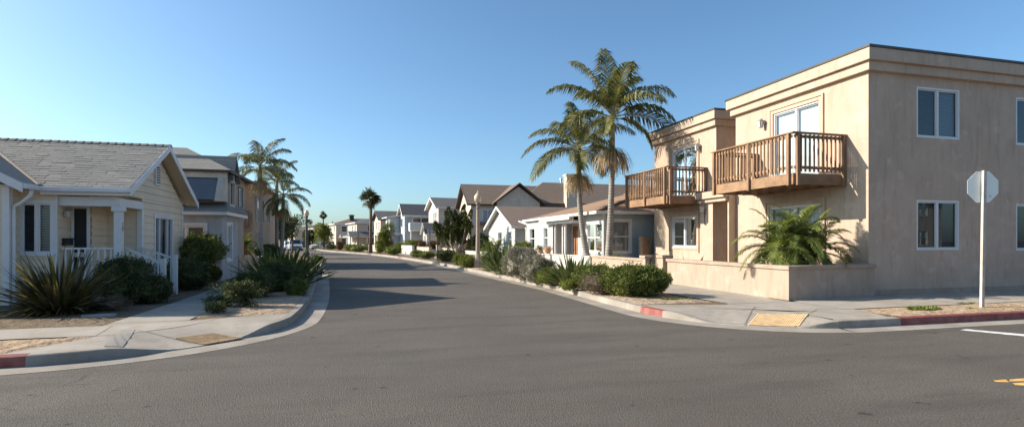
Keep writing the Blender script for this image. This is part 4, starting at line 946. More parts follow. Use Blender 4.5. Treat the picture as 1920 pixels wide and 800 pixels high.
# grey house next to the cream cottage
def grey_house():
    off = (-5.1,21.5,.14); A = empty('house', off, 'grey two storey house with hipped roof and dark slanted awning beside the cream cottage', 'house')
    w = MB(); fs = Face((-5.1,21.5),(-11,21.5),-1); o = [(.55,1.75,1.45,2.13)]; wall(w, fs, .05, 2.55, o)
    fe = Face((-5.1,21.5),(-5.1,24.0),1); oe = [(.70,1.45,.85,2.2)]; wall(w, fe, .05, 2.55, oe); w.box(-11,-5.12,23.98,24,.05,2.55)
    w.build('lower_wall', M['grey_st'], A, off)
    window(fs, *o[0], A, off, 'slider', inner=('bl_dark','shade'), trim=.09, frame='white'); window(fe, *oe[0], A, off, 'slider', inner=DK, trim=.07, frame='white')
    m = MB(); m.box(-11,-4.85,21.22,21.5,2.50,2.66); m.box(-5.1,-4.85,21.5,24.6,2.50,2.66); m.build('eave_board', M['white'], A, off)
    m = MB(); slab(m, [(-11,21.2,2.665),(-4.83,21.2,2.665),(-5.05,21.95,2.98),(-11,21.95,2.98)], .05); slab(m, [(-4.83,21.2,2.665),(-4.83,24.6,2.665),(-5.05,24.6,2.98),(-5.05,21.95,2.98)], .05); m.build('lower_roof', [M['roof_grey'], M['roof_grey']], A, off)
    w = MB(); f1 = Face((-5.12,21.95),(-12,21.95),-1); wall(w, f1, 2.6, 4.15, (), .19); w.build('upper_side_wall', M['gsiding'], A, off)
    w = MB(); f2 = Face((-5.12,21.95),(-5.12,25.3),1); o2 = [(.35,.95,2.95,3.9),(2.2,2.85,2.9,3.75)]; wall(w, f2, 2.4, 4.15, o2); w.box(-12,-5.14,25.25,25.3,.05,4.15); w.box(-12,-5.14,24.02,25.2,.05,2.4); w.build('upper_wall', stucco('grey_tan_stucco', (.40,.33,.27), .12), A, off)
    for q in o2: window(f2, *q, A, off, 'slider', frame='vinyl', inner=DK, trim=.05, tmat='dark_trim')
    # slanted dark awning panel
    m = MB(); m.hexa([(-9,21.35,3.05),(-5.32,21.35,3.05),(-5.32,21.92,3.05),(-9,21.92,3.05),(-9,21.6,3.82),(-5.26,21.6,3.82),(-5.26,21.92,3.82),(-9,21.92,3.82)]); m.build('awning_panel', pm('blue_grey_panel', (.10,.125,.155), .6, .08), A, off)
    m = MB(); m.hexa([(-5.32,21.36,3.0),(-5.0,21.4,3.0),(-5.0,21.94,3.0),(-5.32,21.94,3.0),(-5.25,21.62,3.86),(-5.0,21.7,3.86),(-5.0,21.94,3.86),(-5.25,21.94,3.86)]); m.box(-9,-5.0,21.66,21.94,3.86,4.08); m.build('awning_frame', M['beige'], A, off)
    m = hip_roof(-12.3, -4.8, 21.55, 25.6, 4.15, 5.2, 'x', .10); m.build('roof', [M['roof_grey'], M['dark_trim']], A, off)
    m = MB(); yc = 22.6; x = -4.98
    m.add([(x,22.15,3.75),(x,23.05,3.75),(x,22.6,4.62),(x-2,22.15,3.75),(x-2,23.05,3.75),(x-2,22.6,4.62)], [(0,1,2),(0,2,5,3),(1,4,5,2)]); D = m.build('dormer', M['gsiding'], A, off)
    m = MB()
    for ya, yb, in ((22.0,22.6),(23.2,22.6)):
        m.hexa([(x+.0,ya,3.78),(x+.15,ya,3.78),(x+.15,yb,4.66),(x,yb,4.66),(x,ya,3.88),(x+.15,ya,3.88),(x+.15,yb,4.78),(x,yb,4.78)])
        slab(m, [(x+.15,ya,3.9),(x-2,ya,3.9),(x-2,yb,4.79),(x+.15,yb,4.79)] if ya > yb else [(x-2,ya,3.9),(x+.15,ya,3.9),(x+.15,yb,4.79),(x-2,yb,4.79)], .04)
    m.build('dormer_roof', M['roof_grey'], D, off)
    m = MB(); m.box(-5.12,-4.98,22.2,22.28,2.95,3.8); m.box(-5.12,-4.98,22.92,23.0,2.95,3.8); m.box(-5.12,-4.98,22.2,23.0,2.87,2.95); m.build('dormer_frame', M['beige'], D, off)
grey_house()
board_fence((-5.1,24.2), (-5.12,27.4), .80, M['pfence'], 'pale wooden board fence past the grey house')
def tan_house():
    off = (-6.4,33.8,.14); A = empty('house', off, 'peach stucco house with red tile roof edge and wooden balcony behind the tall left palm', 'house'); w = MB()
    fs = Face((-6.4,33.8),(-14,33.8),-1); o = [(.9,1.7,1.2,2.2)]; wall(w, fs, .05, 4.75, o); fe = Face((-6.4,33.8),(-6.4,41.5),1); o2 = [(.8,1.5,2.7,4.1),(2.4,3.3,2.7,4.1),(4.6,5.4,2.7,4.1),(1,2.2,.7,2.1)]
    wall(w, fe, .05, 4.75, o2); w.box(-14,-6.42,41.45,41.5,.05,4.75); w.build('wall', M['tan_st'], A, off)
    window(fs, *o[0], A, off, 'slider', inner=DK, trim=.05, tmat='trim_tan')
    for q in o2: window(fe, *q, A, off, 'slider', inner=DK, trim=.05, tmat='trim_tan')
    m = MB(); m.box(-14.2,-6.2,33.55,41.7,4.75,4.83); slab(m, [(-14.2,33.5,4.84),(-6.1,33.5,4.84),(-6.6,34.0,5.10),(-14.2,34.0,5.10)], .06); slab(m, [(-6.1,33.5,4.84),(-6.1,41.8,4.84),(-6.6,41.8,5.10),(-6.6,34.0,5.10)], .06); m.box(-14.2,-6.62,34.02,41.7,4.9,5.05); m.build('roof', [M['roof_tile'], M['roof_tile']], A, off)
    m = MB(); m.box(-8.2,-6.6,32.9,33.78,2.35,2.45)
    for i in range(12): x = -8.2+.145*i; m.box(x,x+.1,32.86,32.9,2.45,3.25)
    m.box(-6.62,-6.58,32.9,33.78,2.45,3.25); m.box(-8.2,-6.58,32.84,32.9,3.25,3.31); m.build('balcony', M['wood'], A, off)
tan_house()
lowwall('garden_wall', [(-6.0,29.2),(-5.2,29.2),(-5.6,34.5)], .78, .15, (M['white_st'],M['white_st']), 'low white wall in front of the dark hedge on the left')

# ------------------------------------------------------------------ plants
def rv(rn, s=1.0): return Vector((rn.uniform(-s,s), rn.uniform(-s,s), rn.uniform(-s,s)))
def leafq(m, p, d, L, Wd, up, mi=0, bend=.25):
    """one leaf: kite of two facets bent along its length"""
    d = d.normalized(); x = d.cross(up)
    if x.length < .05: x = d.cross(Vector((1,0,0)))
    x = x.normalized()*Wd/2; n = x.cross(d).normalized()
    a = p; b = p + d*L*.5 + x; c = p + d*L - n*L*bend; e = p + d*L*.5 - x
    k = len(m.v); m.v += [tuple(a), tuple(b), tuple(c), tuple(e)]; m.f.append((k,k+1,k+2,k+3)); m.m.append(mi)
def blob_r(dv, seed, lump, box):
    r = 1 + lump*(noise.noise(dv*1.9+Vector((seed*7.3,0,0)))*.9 + noise.noise(dv*4.3+Vector((0,seed*3.1,0)))*.45)
    if box: mx = max(abs(dv.x), abs(dv.y), abs(dv.z)*1.02); r *= (1-box) + box/mx
    return r
def bush_mesh(w, d, h, n, leaf, mat, seed=1, lump=.28, box=0, asp=.5, core=.84, lift=0, clump=0, droop=0, twigs=0, name='shrub'):
    rn = random.Random(seed); m = MB()
    # inner mass so the bush is not see-through
    if core:
        rings, seg = 9, 16; b = len(m.v)
        for i in range(rings+1):
            ph = math.pi*(i/rings)
            for j in range(seg):
                th = 2*math.pi*j/seg; dv = Vector((math.sin(ph)*math.cos(th), math.sin(ph)*math.sin(th), math.cos(ph)))
                r = blob_r(dv, seed, lump, box)*core; m.v.append((dv.x*r*w/2, dv.y*r*d/2, max(.0, lift + h*(.5+.5*dv.z*r)*(1) if dv.z*r > -1 else lift)))
        for i in range(rings):
            for j in range(seg): m.f.append((b+i*seg+j, b+(i+1)*seg+j, b+(i+1)*seg+(j+1)%seg, b+i*seg+(j+1)%seg)); m.m.append(0)
    cl = [Vector((rn.gauss(0,1), rn.gauss(0,1), rn.gauss(0,1)+.3)).normalized() for _ in range(clump)] if clump else None
    for i in range(n):
        if cl and rn.random() < .8: dv = (rn.choice(cl) + rv(rn, .28)).normalized(); ex = 1.08
        else: dv = Vector((rn.gauss(0,1), rn.gauss(0,1), rn.gauss(0,1)+.25)).normalized(); ex = 1.0
        r = blob_r(dv, seed, lump, box)*rn.uniform(core or .5, 1.03)*ex
        z = lift + h*(.5+.5*dv.z*r)
        if z < .01: z = rn.uniform(.01, h*.3)
        p = Vector((dv.x*r*w/2, dv.y*r*d/2, z)); dd = (dv*.8 + rv(rn, .75) + Vector((0,0,.35-droop))).normalized()
        leafq(m, p, dd, leaf*rn.uniform(.6,1.35), leaf*asp*rn.uniform(.7,1.2), rv(rn)+dv)
    for i in range(n//55):
        dv = Vector((rn.gauss(0,1), rn.gauss(0,1), abs(rn.gauss(0,1))+.2)).normalized(); r = blob_r(dv, seed, lump, box); p = Vector((dv.x*r*w/2, dv.y*r*d/2, lift + h*(.5+.5*dv.z*r))); g = (dv+Vector((0,0,.5))+rv(rn,.5)).normalized(); l = leaf*rn.uniform(1.2,3.2)
        for j in range(6): q = p+g*l*(j/5-.25); leafq(m, q, g*.6+rv(rn,1), leaf*rn.uniform(.6,1.1), leaf*asp, rv(rn))
    for i in range(twigs):
        a = rn.uniform(0, 6.28); q = Vector((math.cos(a)*w*.12, math.sin(a)*d*.12, 0)); e = Vector((math.cos(a)*w*rn.uniform(.2,.36), math.sin(a)*d*rn.uniform(.2,.36), lift+h*.5))
        m.tube([q, q.lerp(e,.5)+rv(rn,.05), e], [.03,.022,.012], 5, 1)
    mats = [M[mat], M['barkb']] if twigs else M[mat]
    return m.build(name, mats)
def put(o, x, y, z=.14, rz=0, sc_=None):
    o.location = (x, y, z); o.rotation_euler.z = rz
    if sc_: o.scale = sc_
    return o
def bush(px, D, wpx, hpx, mat, label, cat='shrub', group=None, n=2500, leaf=.06, name='shrub', asp=.5, depth=None, z=.14, **k):
    x, y = P(px, D); s = D/F; w = wpx*s; h = hpx*s
    o = bush_mesh(w, (depth or w*.9), h, n, leaf, mat, seed=int(px*7+D), asp=asp, name=name, **k); put(o, x, y, z, -YAW)
    return tag(o, label, cat, group)
def blades_mesh(n, L, wid, mat, seed, spread=1.25, droop=.8, base=.15, stalk=0, name='flax_plant', segs=5, low=.1, stiff=0, tip=None):
    """clump of long arching blades; stalk>0 gives paddle leaves on stalks"""
    rn = random.Random(seed); m = MB()
    for i in range(n):
        a = rn.uniform(0, 2*math.pi); t = rn.random()**.7; el = math.pi/2 - (low + t*spread); l = L*rn.uniform(.55,1.08)*(1-.22*t)
        d = Vector((math.cos(a)*math.cos(el), math.sin(a)*math.cos(el), math.sin(el))); p = Vector((math.cos(a)*base*rn.random(), math.sin(a)*base*rn.random(), 0))
        side = d.cross(Vector((0,0,1))).normalized(); side = (side + rv(rn,.5)).normalized(); dr = droop*rn.uniform(.3,1.3)*(0 if rn.random() < stiff else 1)
        w_ = wid*rn.uniform(.7,1.25); prev = None
        for s in range(segs+1):
            f = s/segs
            if stalk: ww = (w_*.12 if f < stalk else w_*math.sin(math.pi*min(1,(f-stalk)/(1-stalk)*.93+.07))**.7)
            else: ww = w_*(.55+.9*f if f < .45 else (1-f)/.55*.96)+.002
            q = [p-side*ww/2, p+side*ww/2]; k = len(m.v); m.v += [tuple(x) for x in q]
            if prev is not None: m.f.append((prev, prev+1, k+1, k)); m.m.append(0)
            prev = k; p = p + d*l/segs; d = (d + Vector((0,0,-dr/segs*(.4+1.6*f)))).normalized()
            if p.z < .02: p.z = .02
    return m.build(name, M[mat])
def blades(px, D, hpx, n, wid, mat, label, cat='flax plant', seed=None, z=.14, L=None, **k):
    x, y = P(px, D); L = L or hpx*D/F*1.05; o = blades_mesh(n, L, wid, mat, seed or int(px+D*10), name=k.pop('name','flax_plant'), **k)
    return tag(put(o, x, y, z), label, cat)

def frond_mesh(m, base, az, el, L, nl, ll, lw, rn, sag=1.0, hang=.8, mi=0, mr=1, stem=.12, vee=.5):
    """one pinnate frond added to m: rachis plus two rows of leaflets"""
    d = Vector((math.cos(az)*math.cos(el), math.sin(az)*math.cos(el), math.sin(el))); p = Vector(base); N = 12; pts = [p.copy()]; ds = [d.copy()]
    for i in range(N):
        p = p + d*L/N; d = (d + Vector((0,0,-sag/N*(.5+1.4*i/N)))).normalized(); pts.append(p.copy()); ds.append(d.copy())
    m.tube(pts, [.022*(1-.85*i/N)*(L/2.5)**.5 + .002 for i in range(N+1)], 5, mr)
    side0 = Vector((-math.sin(az), math.cos(az), 0))
    tw = rn.uniform(-.35,.35)
    for i in range(nl):
        f = stem + (1-stem)*(i+.5)/nl; k = min(N-1, int(f*N)); fr = f*N-k; q = pts[k].lerp(pts[k+1], fr); dd = ds[k]
        for sg in (-1, 1):
            sd = (side0*sg*math.cos(tw) + dd.cross(side0)*-sg*math.sin(tw)).normalized()
            l = ll*math.sin(math.pi*min(1, .18+f*.80))**.6*rn.uniform(.8,1.1)
            up = dd.cross(side0)*-1 if dd.cross(side0).z < 0 else dd.cross(side0)
            a = (sd*.80 + dd*(.45+.5*f) + up*vee*(.5-f*.3) + rv(rn,.10)).normalized()
            e = (a + Vector((0,0,-hang*rn.uniform(.6,1.3)))).normalized()
            wv = dd*lw*.5; p1 = q + a*l*.5; p2 = p1 + e*l*.55; b = len(m.v)
            m.v += [tuple(q-wv*.6), tuple(q+wv*.6), tuple(p1+wv), tuple(p1-wv), tuple(p2)]
            m.f += [(b,b+1,b+2,b+3), (b+3,b+2,b+4)]; m.m += [mi, mi]
def feather_palm(px, D, label, trunk, crown_z, nf, fl, seed, flower=True, group=None, lean=(0,0), tr=(.17,.115), spear=True, azs=None, shaft=.9, hang=1.5, mat='l_palm', z0=.14):
    x, y = P(px, D); rn = random.Random(seed); E = empty('palm_tree', (x, y, z0), label, 'palm tree', group); H = crown_z - z0
    n = 14; pts = []; rad = []
    for i in range(n+1):
        t = i/n; c = (1-(1-t)**1.8); pts.append((lean[0]*c, lean[1]*c, (H-shaft)*t)); rad.append(tr[1] + (tr[0]-tr[1])*(1-t)**1.5 + (.07*(1-t*6) if t < .16 else 0))
    m = MB(); m.tube(pts, rad, 14); 
    T = m.build('trunk', M['bark_ring'], E, smooth=True)
    top = Vector((lean[0], lean[1], H)); m = MB(); m.tube([(lean[0],lean[1],H-shaft-.02),(lean[0],lean[1],H-shaft*.6),(lean[0],lean[1],H-.1),(lean[0],lean[1],H+.15)], [tr[1]*1.05,tr[1]*1.15,tr[1]*.9,tr[1]*.4], 12); m.build('crownshaft', M['shaft'], E, smooth=True)
    for i in range(nf):
        m = MB()
        az = (azs[i][0] if azs and i < len(azs) else i*2.39996+rn.uniform(-.25,.25)); el = (azs[i][1] if azs and i < len(azs) else R(72)-i/nf*R(72)+rn.uniform(-.12,.12))
        ll = fl*rn.uniform(.88,1.08)*(azs[i][2] if azs and i < len(azs) and len(azs[i]) > 2 else 1)
        frond_mesh(m, top+Vector((math.cos(az)*.05,math.sin(az)*.05,-.12+.2*(el/1.3))), az, el, ll, 64, fl*.30, .044*fl/2.6, rn, sag=.95+.7*math.cos(el), hang=hang)
        m.build('frond', [M[mat], M['shaft']], E)
    if spear: m = MB(); m.tube([tuple(top), (top.x+.05,top.y,H+fl*.42), (top.x+.06,top.y,H+fl*.62)], [.03,.018,.004], 5); m.build('spear_leaf', M['shaft'], E)
    if flower:
        m = MB(); zf = H-shaft-.02; 
        for i in range(260):
            a = rn.uniform(0,6.28); el = rn.uniform(-.2,.9); l = rn.uniform(.5,1.0)*fl/2.7; d = Vector((math.cos(a)*math.cos(el), math.sin(a)*math.cos(el), math.sin(el))); p = Vector((lean[0],lean[1],zf)); pp = [p+d*tr[1]]
            for s in range(5): pp.append(pp[-1]+d*l/5*(1.0 if s<2 else 1.25)); d = (d+Vector((0,0,-.75))).normalized()
            sd = Vector((-math.sin(a), math.cos(a), 0))*.012; b = len(m.v)
            for q in pp: m.v += [tuple(q-sd), tuple(q+sd)]
            for s in range(5): m.f.append((b+2*s,b+2*s+1,b+2*s+3,b+2*s+2)); m.m.append(0)
        m.build('flower_cluster', M['l_flower'], E)
    return E
def ringbark():
    m, nt, b = newmat('ringed_palm_bark'); co = nd(nt, 'ShaderNodeNewGeometry').outputs['Position']; b.inputs['Roughness'].default_value = .9
    s = nd(nt, 'ShaderNodeSeparateXYZ'); nt.links.new(co, s.inputs[0]); ns = nd(nt, 'ShaderNodeTexNoise'); ns.inputs['Scale'].default_value = 5; nt.links.new(co, ns.inputs[0])
    a = nd(nt, 'ShaderNodeMath', operation='MULTIPLY_ADD', i_1=.06); nt.links.new(ns.outputs[0], a.inputs[0]); nt.links.new(s.outputs[2], a.inputs[2])
    d = nd(nt, 'ShaderNodeMath', operation='DIVIDE', i_1=.13); nt.links.new(a.outputs[0], d.inputs[0]); f = nd(nt, 'ShaderNodeMath', operation='FRACT'); nt.links.new(d.outputs[0], f.inputs[0])
    r = nd(nt, 'ShaderNodeMapRange'); r.inputs[1].default_value = .0; r.inputs[2].default_value = .25; nt.links.new(f.outputs[0], r.inputs[0])
    c = mixc(nt, noisefac(nt, co, 4, 4), (.34,.31,.275), (.24,.215,.185)); nt.links.new(mixc(nt, r.outputs[0], (.15,.13,.11), c), b.inputs['Base Color']); bump(nt, b, r.outputs[0], .015); return m
M['bark_ring'] = ringbark()
# image-plane directions: the camera looks along +Y turned 15 deg right
def A_(deg): return R(deg) - YAW                # 0 = picture right, 90 = away, 180 = left
GR = 'king palms with hanging flower clusters'
feather_palm(1106, 25.6, 'lower of the two tall right hand king palms with leaning trunk base', None, 6.0, 13, 2.95, 11, group=None, lean=(-.55,.05), shaft=1.45,
  azs=[(A_(120),R(80),.8),(A_(60),R(70),.9),(A_(165),R(45)),(A_(185),R(25)),(A_(200),R(-2)),(A_(10),R(45)),(A_(-10),R(10),.9),(A_(240),R(40)),(A_(300),R(20)),(A_(90),R(30)),(A_(135),R(12)),(A_(270),R(-15),.6),(A_(40),R(0),.8)])
feather_palm(1139, 23.8, 'tallest king palm on the right with a bundle of flower strands', None, 7.15, 16, 3.45, 23, group=None, lean=(.22,.0), shaft=1.75,
  azs=[(A_(110),R(82),.85),(A_(140),R(68),1),(A_(45),R(62),1),(A_(25),R(48),1.1),(A_(5),R(12),1),(A_(-15),R(25),.8),(A_(170),R(50),.95),(A_(190),R(15),.8),(A_(225),R(40),.8),(A_(280),R(60),.8),(A_(310),R(35),.8),(A_(75),R(45),.9),(A_(-5),R(-8),.6),(A_(200),R(-12),.6),(A_(95),R(10),.9),(A_(250),R(0),.6)])
feather_palm(489, 30, 'tall king palm on the left in front of the peach house', None, 5.75, 14, 2.3, 31, group=None, lean=(-.05,0), shaft=1.0, tr=(.17,.11),
  azs=[(A_(130),R(70),.9),(A_(60),R(66),1),(A_(165),R(38),1.05),(A_(180),R(5),1),(A_(200),R(-18),.9),(A_(20),R(30),1),(A_(0),R(5),1),(A_(-15),R(-12),.9),(A_(90),R(40)),(A_(270),R(30),.8),(A_(110),R(0)),(A_(60),R(0)),(A_(150),R(50),.8),(A_(30),R(55),.8)])
feather_palm(519, 36, 'slim palm on the left half hidden behind two other palms', None, 5.5, 10, 1.9, 37, flower=False, group=None, spear=False, tr=(.13,.10), shaft=.7)
feather_palm(526, 33, 'shortest of the three palms on the left with drooping dead strands', None, 4.4, 13, 1.8, 41, group=None, lean=(.15,0), tr=(.14,.09), shaft=1.0,
  azs=[(A_(100),R(60),.9),(A_(160),R(35)),(A_(190),R(-5),.9),(A_(30),R(38)),(A_(5),R(12),1.05),(A_(-10),R(-2),.9),(A_(-60),R(-30),.8),(A_(230),R(-25),.8),(A_(80),R(20)),(A_(130),R(5)),(A_(270),R(10),.8),(A_(50),R(-10)),(A_(145),R(-20),.9)])

def fan_leaf(m, c, d, r, rn, n=11):
    """a fan leaf: pointed segments spreading from the end of its stalk"""
    d = d.normalized(); x = d.cross(Vector((0,0,1)));
    if x.length < .05: x = Vector((1,0,0))
    x.normalize(); b = len(m.v); rl = rn.uniform(-1.3,1.3); x = (x*math.cos(rl) + x.cross(d)*math.sin(rl)).normalized()
    for i in range(n):
        a = R(-95+190*i/(n-1)); e = (d*math.cos(a)+x*math.sin(a)); e = (e+Vector((0,0,-.35*rn.random()))).normalized(); s = x*math.cos(a)-d*math.sin(a); l = r*rn.uniform(.85,1.1); k = len(m.v)
        m.v += [tuple(c), tuple(c+e*l*.6+s*l*.085), tuple(c+e*l-Vector((0,0,l*.15))), tuple(c+e*l*.6-s*l*.085)]; m.f.append((k,k+1,k+2,k+3)); m.m.append(0)
def fan_palm(px, D, label, H, r, n, seed, tr=.18, group=None, skirt=.4, z0=.14):
    x, y = P(px, D); rn = random.Random(seed); E = empty('fan_palm', (x,y,z0), label, 'palm tree', group); m = MB()
    m.tube([(0,0,0),(0,0,H*.3),(.02,0,H)], [tr*1.3,tr,tr*.9], 8); m.build('trunk', M['barkb'], E, smooth=True); m = MB(); k_ = MB()
    for i in range(n):
        a = rn.uniform(0,6.28); el = rn.uniform(-.75,1.45); d = Vector((math.cos(a)*math.cos(el),math.sin(a)*math.cos(el),math.sin(el))); c = Vector((0,0,H))+d*r*rn.uniform(.12,.62)
        fan_leaf(m, c, d, r*.5, rn)
    m.build('crown', M['l_fan'], E)
    if skirt:
        for i in range(n//3): a = rn.uniform(0,6.28); d = Vector((math.cos(a)*.5,math.sin(a)*.5,-1)); fan_leaf(k_, Vector((0,0,H-r*.25))+d*r*rn.uniform(.1,.4), d, r*.4, rn, 7)
        k_.build('skirt', M['l_thatch'], E)
fan_palm(695, 62, 'tall fan palm with round spiky crown by the far bend of the street', 6.3, 1.4, 50, 3, tr=.18)
for px, D, H, r, l in ((606,150,8.2,1.5,'small umbrella topped palm on the skyline between roofs'),(579,155,6.6,1.3,'thin skyline palm just right of the left street lamp'),(550,160,6.2,1.2,'faint skyline palm left of the left street lamp')):
    fan_palm(px, D, l, H, r, 26, px, tr=.18, group=None, skirt=0)

def date_clump(px, D, label, trunks, nf, fl, H, seed, z0=.14, name='date_palm'):
    x, y = P(px, D); rn = random.Random(seed); E = empty(name, (x,y,z0), label, 'palm')
    for (tx, ty, h, r) in trunks:
        m = MB(); m.tube([(tx*.6,ty*.6,0),(tx*.9,ty*.9,h*.5),(tx,ty,h)], [r,r*1.05,r*.9], 10)
        for i in range(70):
            a = rn.uniform(0,6.28); z = rn.uniform(.05,h); f = z/h; c = Vector((tx*(.6+.4*f)+math.cos(a)*r*.9, ty*(.6+.4*f)+math.sin(a)*r*.9, z)); leafq(m, c, Vector((math.cos(a)*.6,math.sin(a)*.6,.9)), .12, .07, Vector((0,0,1)))
        m.build('trunk', M['barkb'], E)
        for i in range(nf):
            m = MB(); az = i*2.39996+rn.uniform(-.3,.3); el = R(80)-R(105)*i/nf; frond_mesh(m, (tx,ty,h), az, el, fl*rn.uniform(.85,1.1), 50, fl*.25, .026, rn, sag=1.6+.3*math.cos(el), hang=.4, vee=.25, stem=.1)
            m.build('frond', [M['l_pygmy'], M['l_pygmy']], E)
date_clump(1490, 14.35, 'large fine leaved date palm clump behind the low tan corner wall', [(-.42,.1,1.2,.13),(.12,.0,1.42,.16),(.62,.05,1.1,.10)], 26, 1.3, 2.3, 5)
date_clump(922, 33.5, 'feathery green palm clump behind the white wall near the street lamp', [(-.2,0,.7,.12),(.4,.3,.9,.1)], 16, 1.15, 1.6, 8)
date_clump(460, 26.5, 'yellow tipped small palm beside the grey house window', [(0,0,1.2,.08)], 14, .8, 1.6, 9)

def twisted_tree(px, D, label, H, W, seed):
    """juniper: flame shaped upswept clumps on twisting limbs"""
    x, y = P(px, D); rn = random.Random(seed); E = empty('juniper_tree', (x,y,.14), label, 'tree'); m = MB(); lf = MB(); tips = []
    for i in range(17):
        a = i*2.4+rn.uniform(-.3,.3); rr = W/2*rn.uniform(.1,1.0); h = H*rn.uniform(.5,.98)*(1-.3*(rr/(W/2))**2); base = Vector((rn.uniform(-.12,.12),rn.uniform(-.12,.12),0)); e = Vector((math.cos(a)*rr,math.sin(a)*rr,h*.8)); mid = base.lerp(e,.45)+rv(rn,.2)+Vector((math.cos(a)*.15,math.sin(a)*.15,-.2))
        m.tube([base, mid, e], [.09,.06,.02], 6); tips.append((mid, e, a))
    for mid, e, a in tips:
        for j in range(7):
            c = mid.lerp(e, .25+.12*j) + rv(rn,.32); c.z = max(.75, c.z); up = Vector((math.cos(a)*.28+rn.uniform(-.2,.2), math.sin(a)*.28+rn.uniform(-.2,.2), 1)).normalized(); l = rn.uniform(.5,.95); r0 = rn.uniform(.2,.34)
            for k in range(150):
                t = rn.random()**.8; an = rn.uniform(0,6.28); s = Vector((math.cos(an),math.sin(an),0)); rad = r0*(1-t)**.6*rn.uniform(.55,1.05)
                leafq(lf, c+up*l*t+s*rad, (s*.5+up+rv(rn,.4)), .15, .065, rv(rn))
    m.build('trunk', M['bark'], E); lf.build('crown', M['l_jun'], E)
twisted_tree(857, 44, 'dark green juniper tree with twisting flame shaped branches', 4.85, 4.1, 4)
def leafy_tree(px, D, wpx, ztop, zbot, mat, label, seed, n=2600, leaf=.2, name='tree', trunk=.12, blobs=9):
    x, y = P(px, D); rn = random.Random(seed); w = wpx*D/F; E = empty(name, (x,y,.14), label, 'tree'); m = MB(); m.tube([(0,0,0),(.05,0,zbot),(0,0,(ztop+zbot)/2)], [trunk,trunk*.8,trunk*.4], 7); lf = MB(); H = ztop-zbot
    cs_ = [Vector((rn.uniform(-.3,.3)*w, rn.uniform(-.3,.3)*w, zbot+H*rn.uniform(.22,.8))) for _ in range(blobs)]
    for c in cs_: m.tube([(0,0,zbot*.8), tuple(c*.6+Vector((0,0,zbot*.3))), tuple(c)], [trunk*.5,trunk*.3,.02], 5)
    for i in range(n):
        c = rn.choice(cs_); dv = Vector((rn.gauss(0,1),rn.gauss(0,1),rn.gauss(0,1)+.2)).normalized(); p = c + Vector((dv.x*w*.24, dv.y*w*.24, dv.z*H*.24))*rn.uniform(.6,1.1)
        leafq(lf, p, dv+rv(rn,.7), leaf*rn.uniform(.6,1.3), leaf*.5, rv(rn))
    m.build('trunk', M['barkb'], E); lf.build('crown', M[mat], E)
leafy_tree(548, 60, 50, 4.4, 1.7, 'l_dark', 'dark leafy tree behind the three palms on the left', 12)
leafy_tree(528, 47, 40, 3.9, 1.3, 'l_dark', 'dark olive tree partly behind the slim palm trunks', 13)
leafy_tree(607, 84, 34, 4.2, .5, 'l_yel', 'yellow green tree in front of the far cream houses', 14, leaf=.26)
leafy_tree(578, 92, 26, 3.2, .3, 'l_dark', 'round dark tree behind the left street lamp', 15, leaf=.26)
leafy_tree(722, 63, 34, 3.6, .3, 'l_green', 'bright green bushy tree between fan palm and blue grey house', 16, leaf=.2)
leafy_tree(498, 62, 60, 4.6, .6, 'l_dark', 'dark tree filling the gap behind the peach house', 17, leaf=.26)
for i, (px, D, w_, zt, l) in enumerate(((625,150,12,6.2,'dense square topped skyline tree behind the cream house'),(596,150,9,4.6,'small skyline tree left of the square topped one'),(645,155,16,5.0,'low skyline trees above the brown roof'),(566,150,22,4.2,'hazy skyline tree above the farthest roof'),(588,165,12,5.4,'dark skyline tree beside the thin palm'),(540,140,30,4.2,'wide dark tree far behind the parked cars'),(475,120,60,4.4,'tall dark trees behind the left houses'),(660,170,20,4.4,'dull green tree beyond the far white house'))):
    leafy_tree(px, D, w_, zt, .6, 'l_dark', l, 50+i, n=700, leaf=.5)

# shrubs: right side, near to far
bush(1190, 14.1, 124, 54, 'l_hedge', 'big rounded glossy green hedge by the pavement near the iron gate', n=9000, leaf=.07, lump=.22, depth=1.5, name='hedge')
bush(1116, 15.6, 84, 46, 'l_hedge', 'green hedge directly behind the dry brown shrub', n=4500, leaf=.065, depth=1.2, name='hedge')
bush(1128, 14.5, 84, 36, 'l_dry', 'dry brown grey shrub at the kerb in front of the hedge', n=5000, leaf=.05, asp=.22, lump=.4, core=.7, depth=.9)
bush(1066, 15.7, 30, 18, 'l_green', 'small bright green clump beside the dry shrub', n=900, leaf=.05)
blades(1074, 16.7, 70, 170, .085, 'l_agave', 'spiky broad leaved strelitzia right of the grey lavender', 'strelitzia', name='strelitzia', spread=1.15, droop=.35, stalk=.3, base=.35)
bush(1032, 17.6, 52, 30, 'l_green', 'low green shrub between lavender and strelitzia', n=2600, leaf=.06, asp=.35)
bush(1008, 18.8, 56, 46, 'l_sage', 'right hand grey lavender mound', n=7000, leaf=.065, asp=.4, lump=.4, clump=40, depth=1.3)
bush(978, 20.4, 62, 54, 'l_sage', 'left hand larger grey lavender mound', n=8000, leaf=.065, asp=.4, lump=.4, clump=44, depth=1.4)
blades(944, 23.0, 64, 160, .09, 'l_agave', 'strelitzia clump just right of the street lamp', 'strelitzia', name='strelitzia', spread=1.2, droop=.35, stalk=.3, base=.5)
bush(920, 25.4, 30, 20, 'l_yel', 'low yellow green shrub at the foot of the right lamp post', n=1300, leaf=.06)
bush(905, 30.5, 20, 18, 'l_green', 'small green shrub behind the right lamp post', n=900, leaf=.07)
bush(877, 28.6, 34, 24, 'l_yel', 'flowering yellow green shrub left of the right lamp post', n=2000, leaf=.07)
bush(858, 31.5, 18, 20, 'l_green', 'round green shrub at the end of the driveway', n=1100, leaf=.07)
bush(837, 37.0, 34, 20, 'l_dark', 'clipped dark box hedge by the driveway', n=2200, leaf=.08, box=.55, lump=.08, name='hedge')
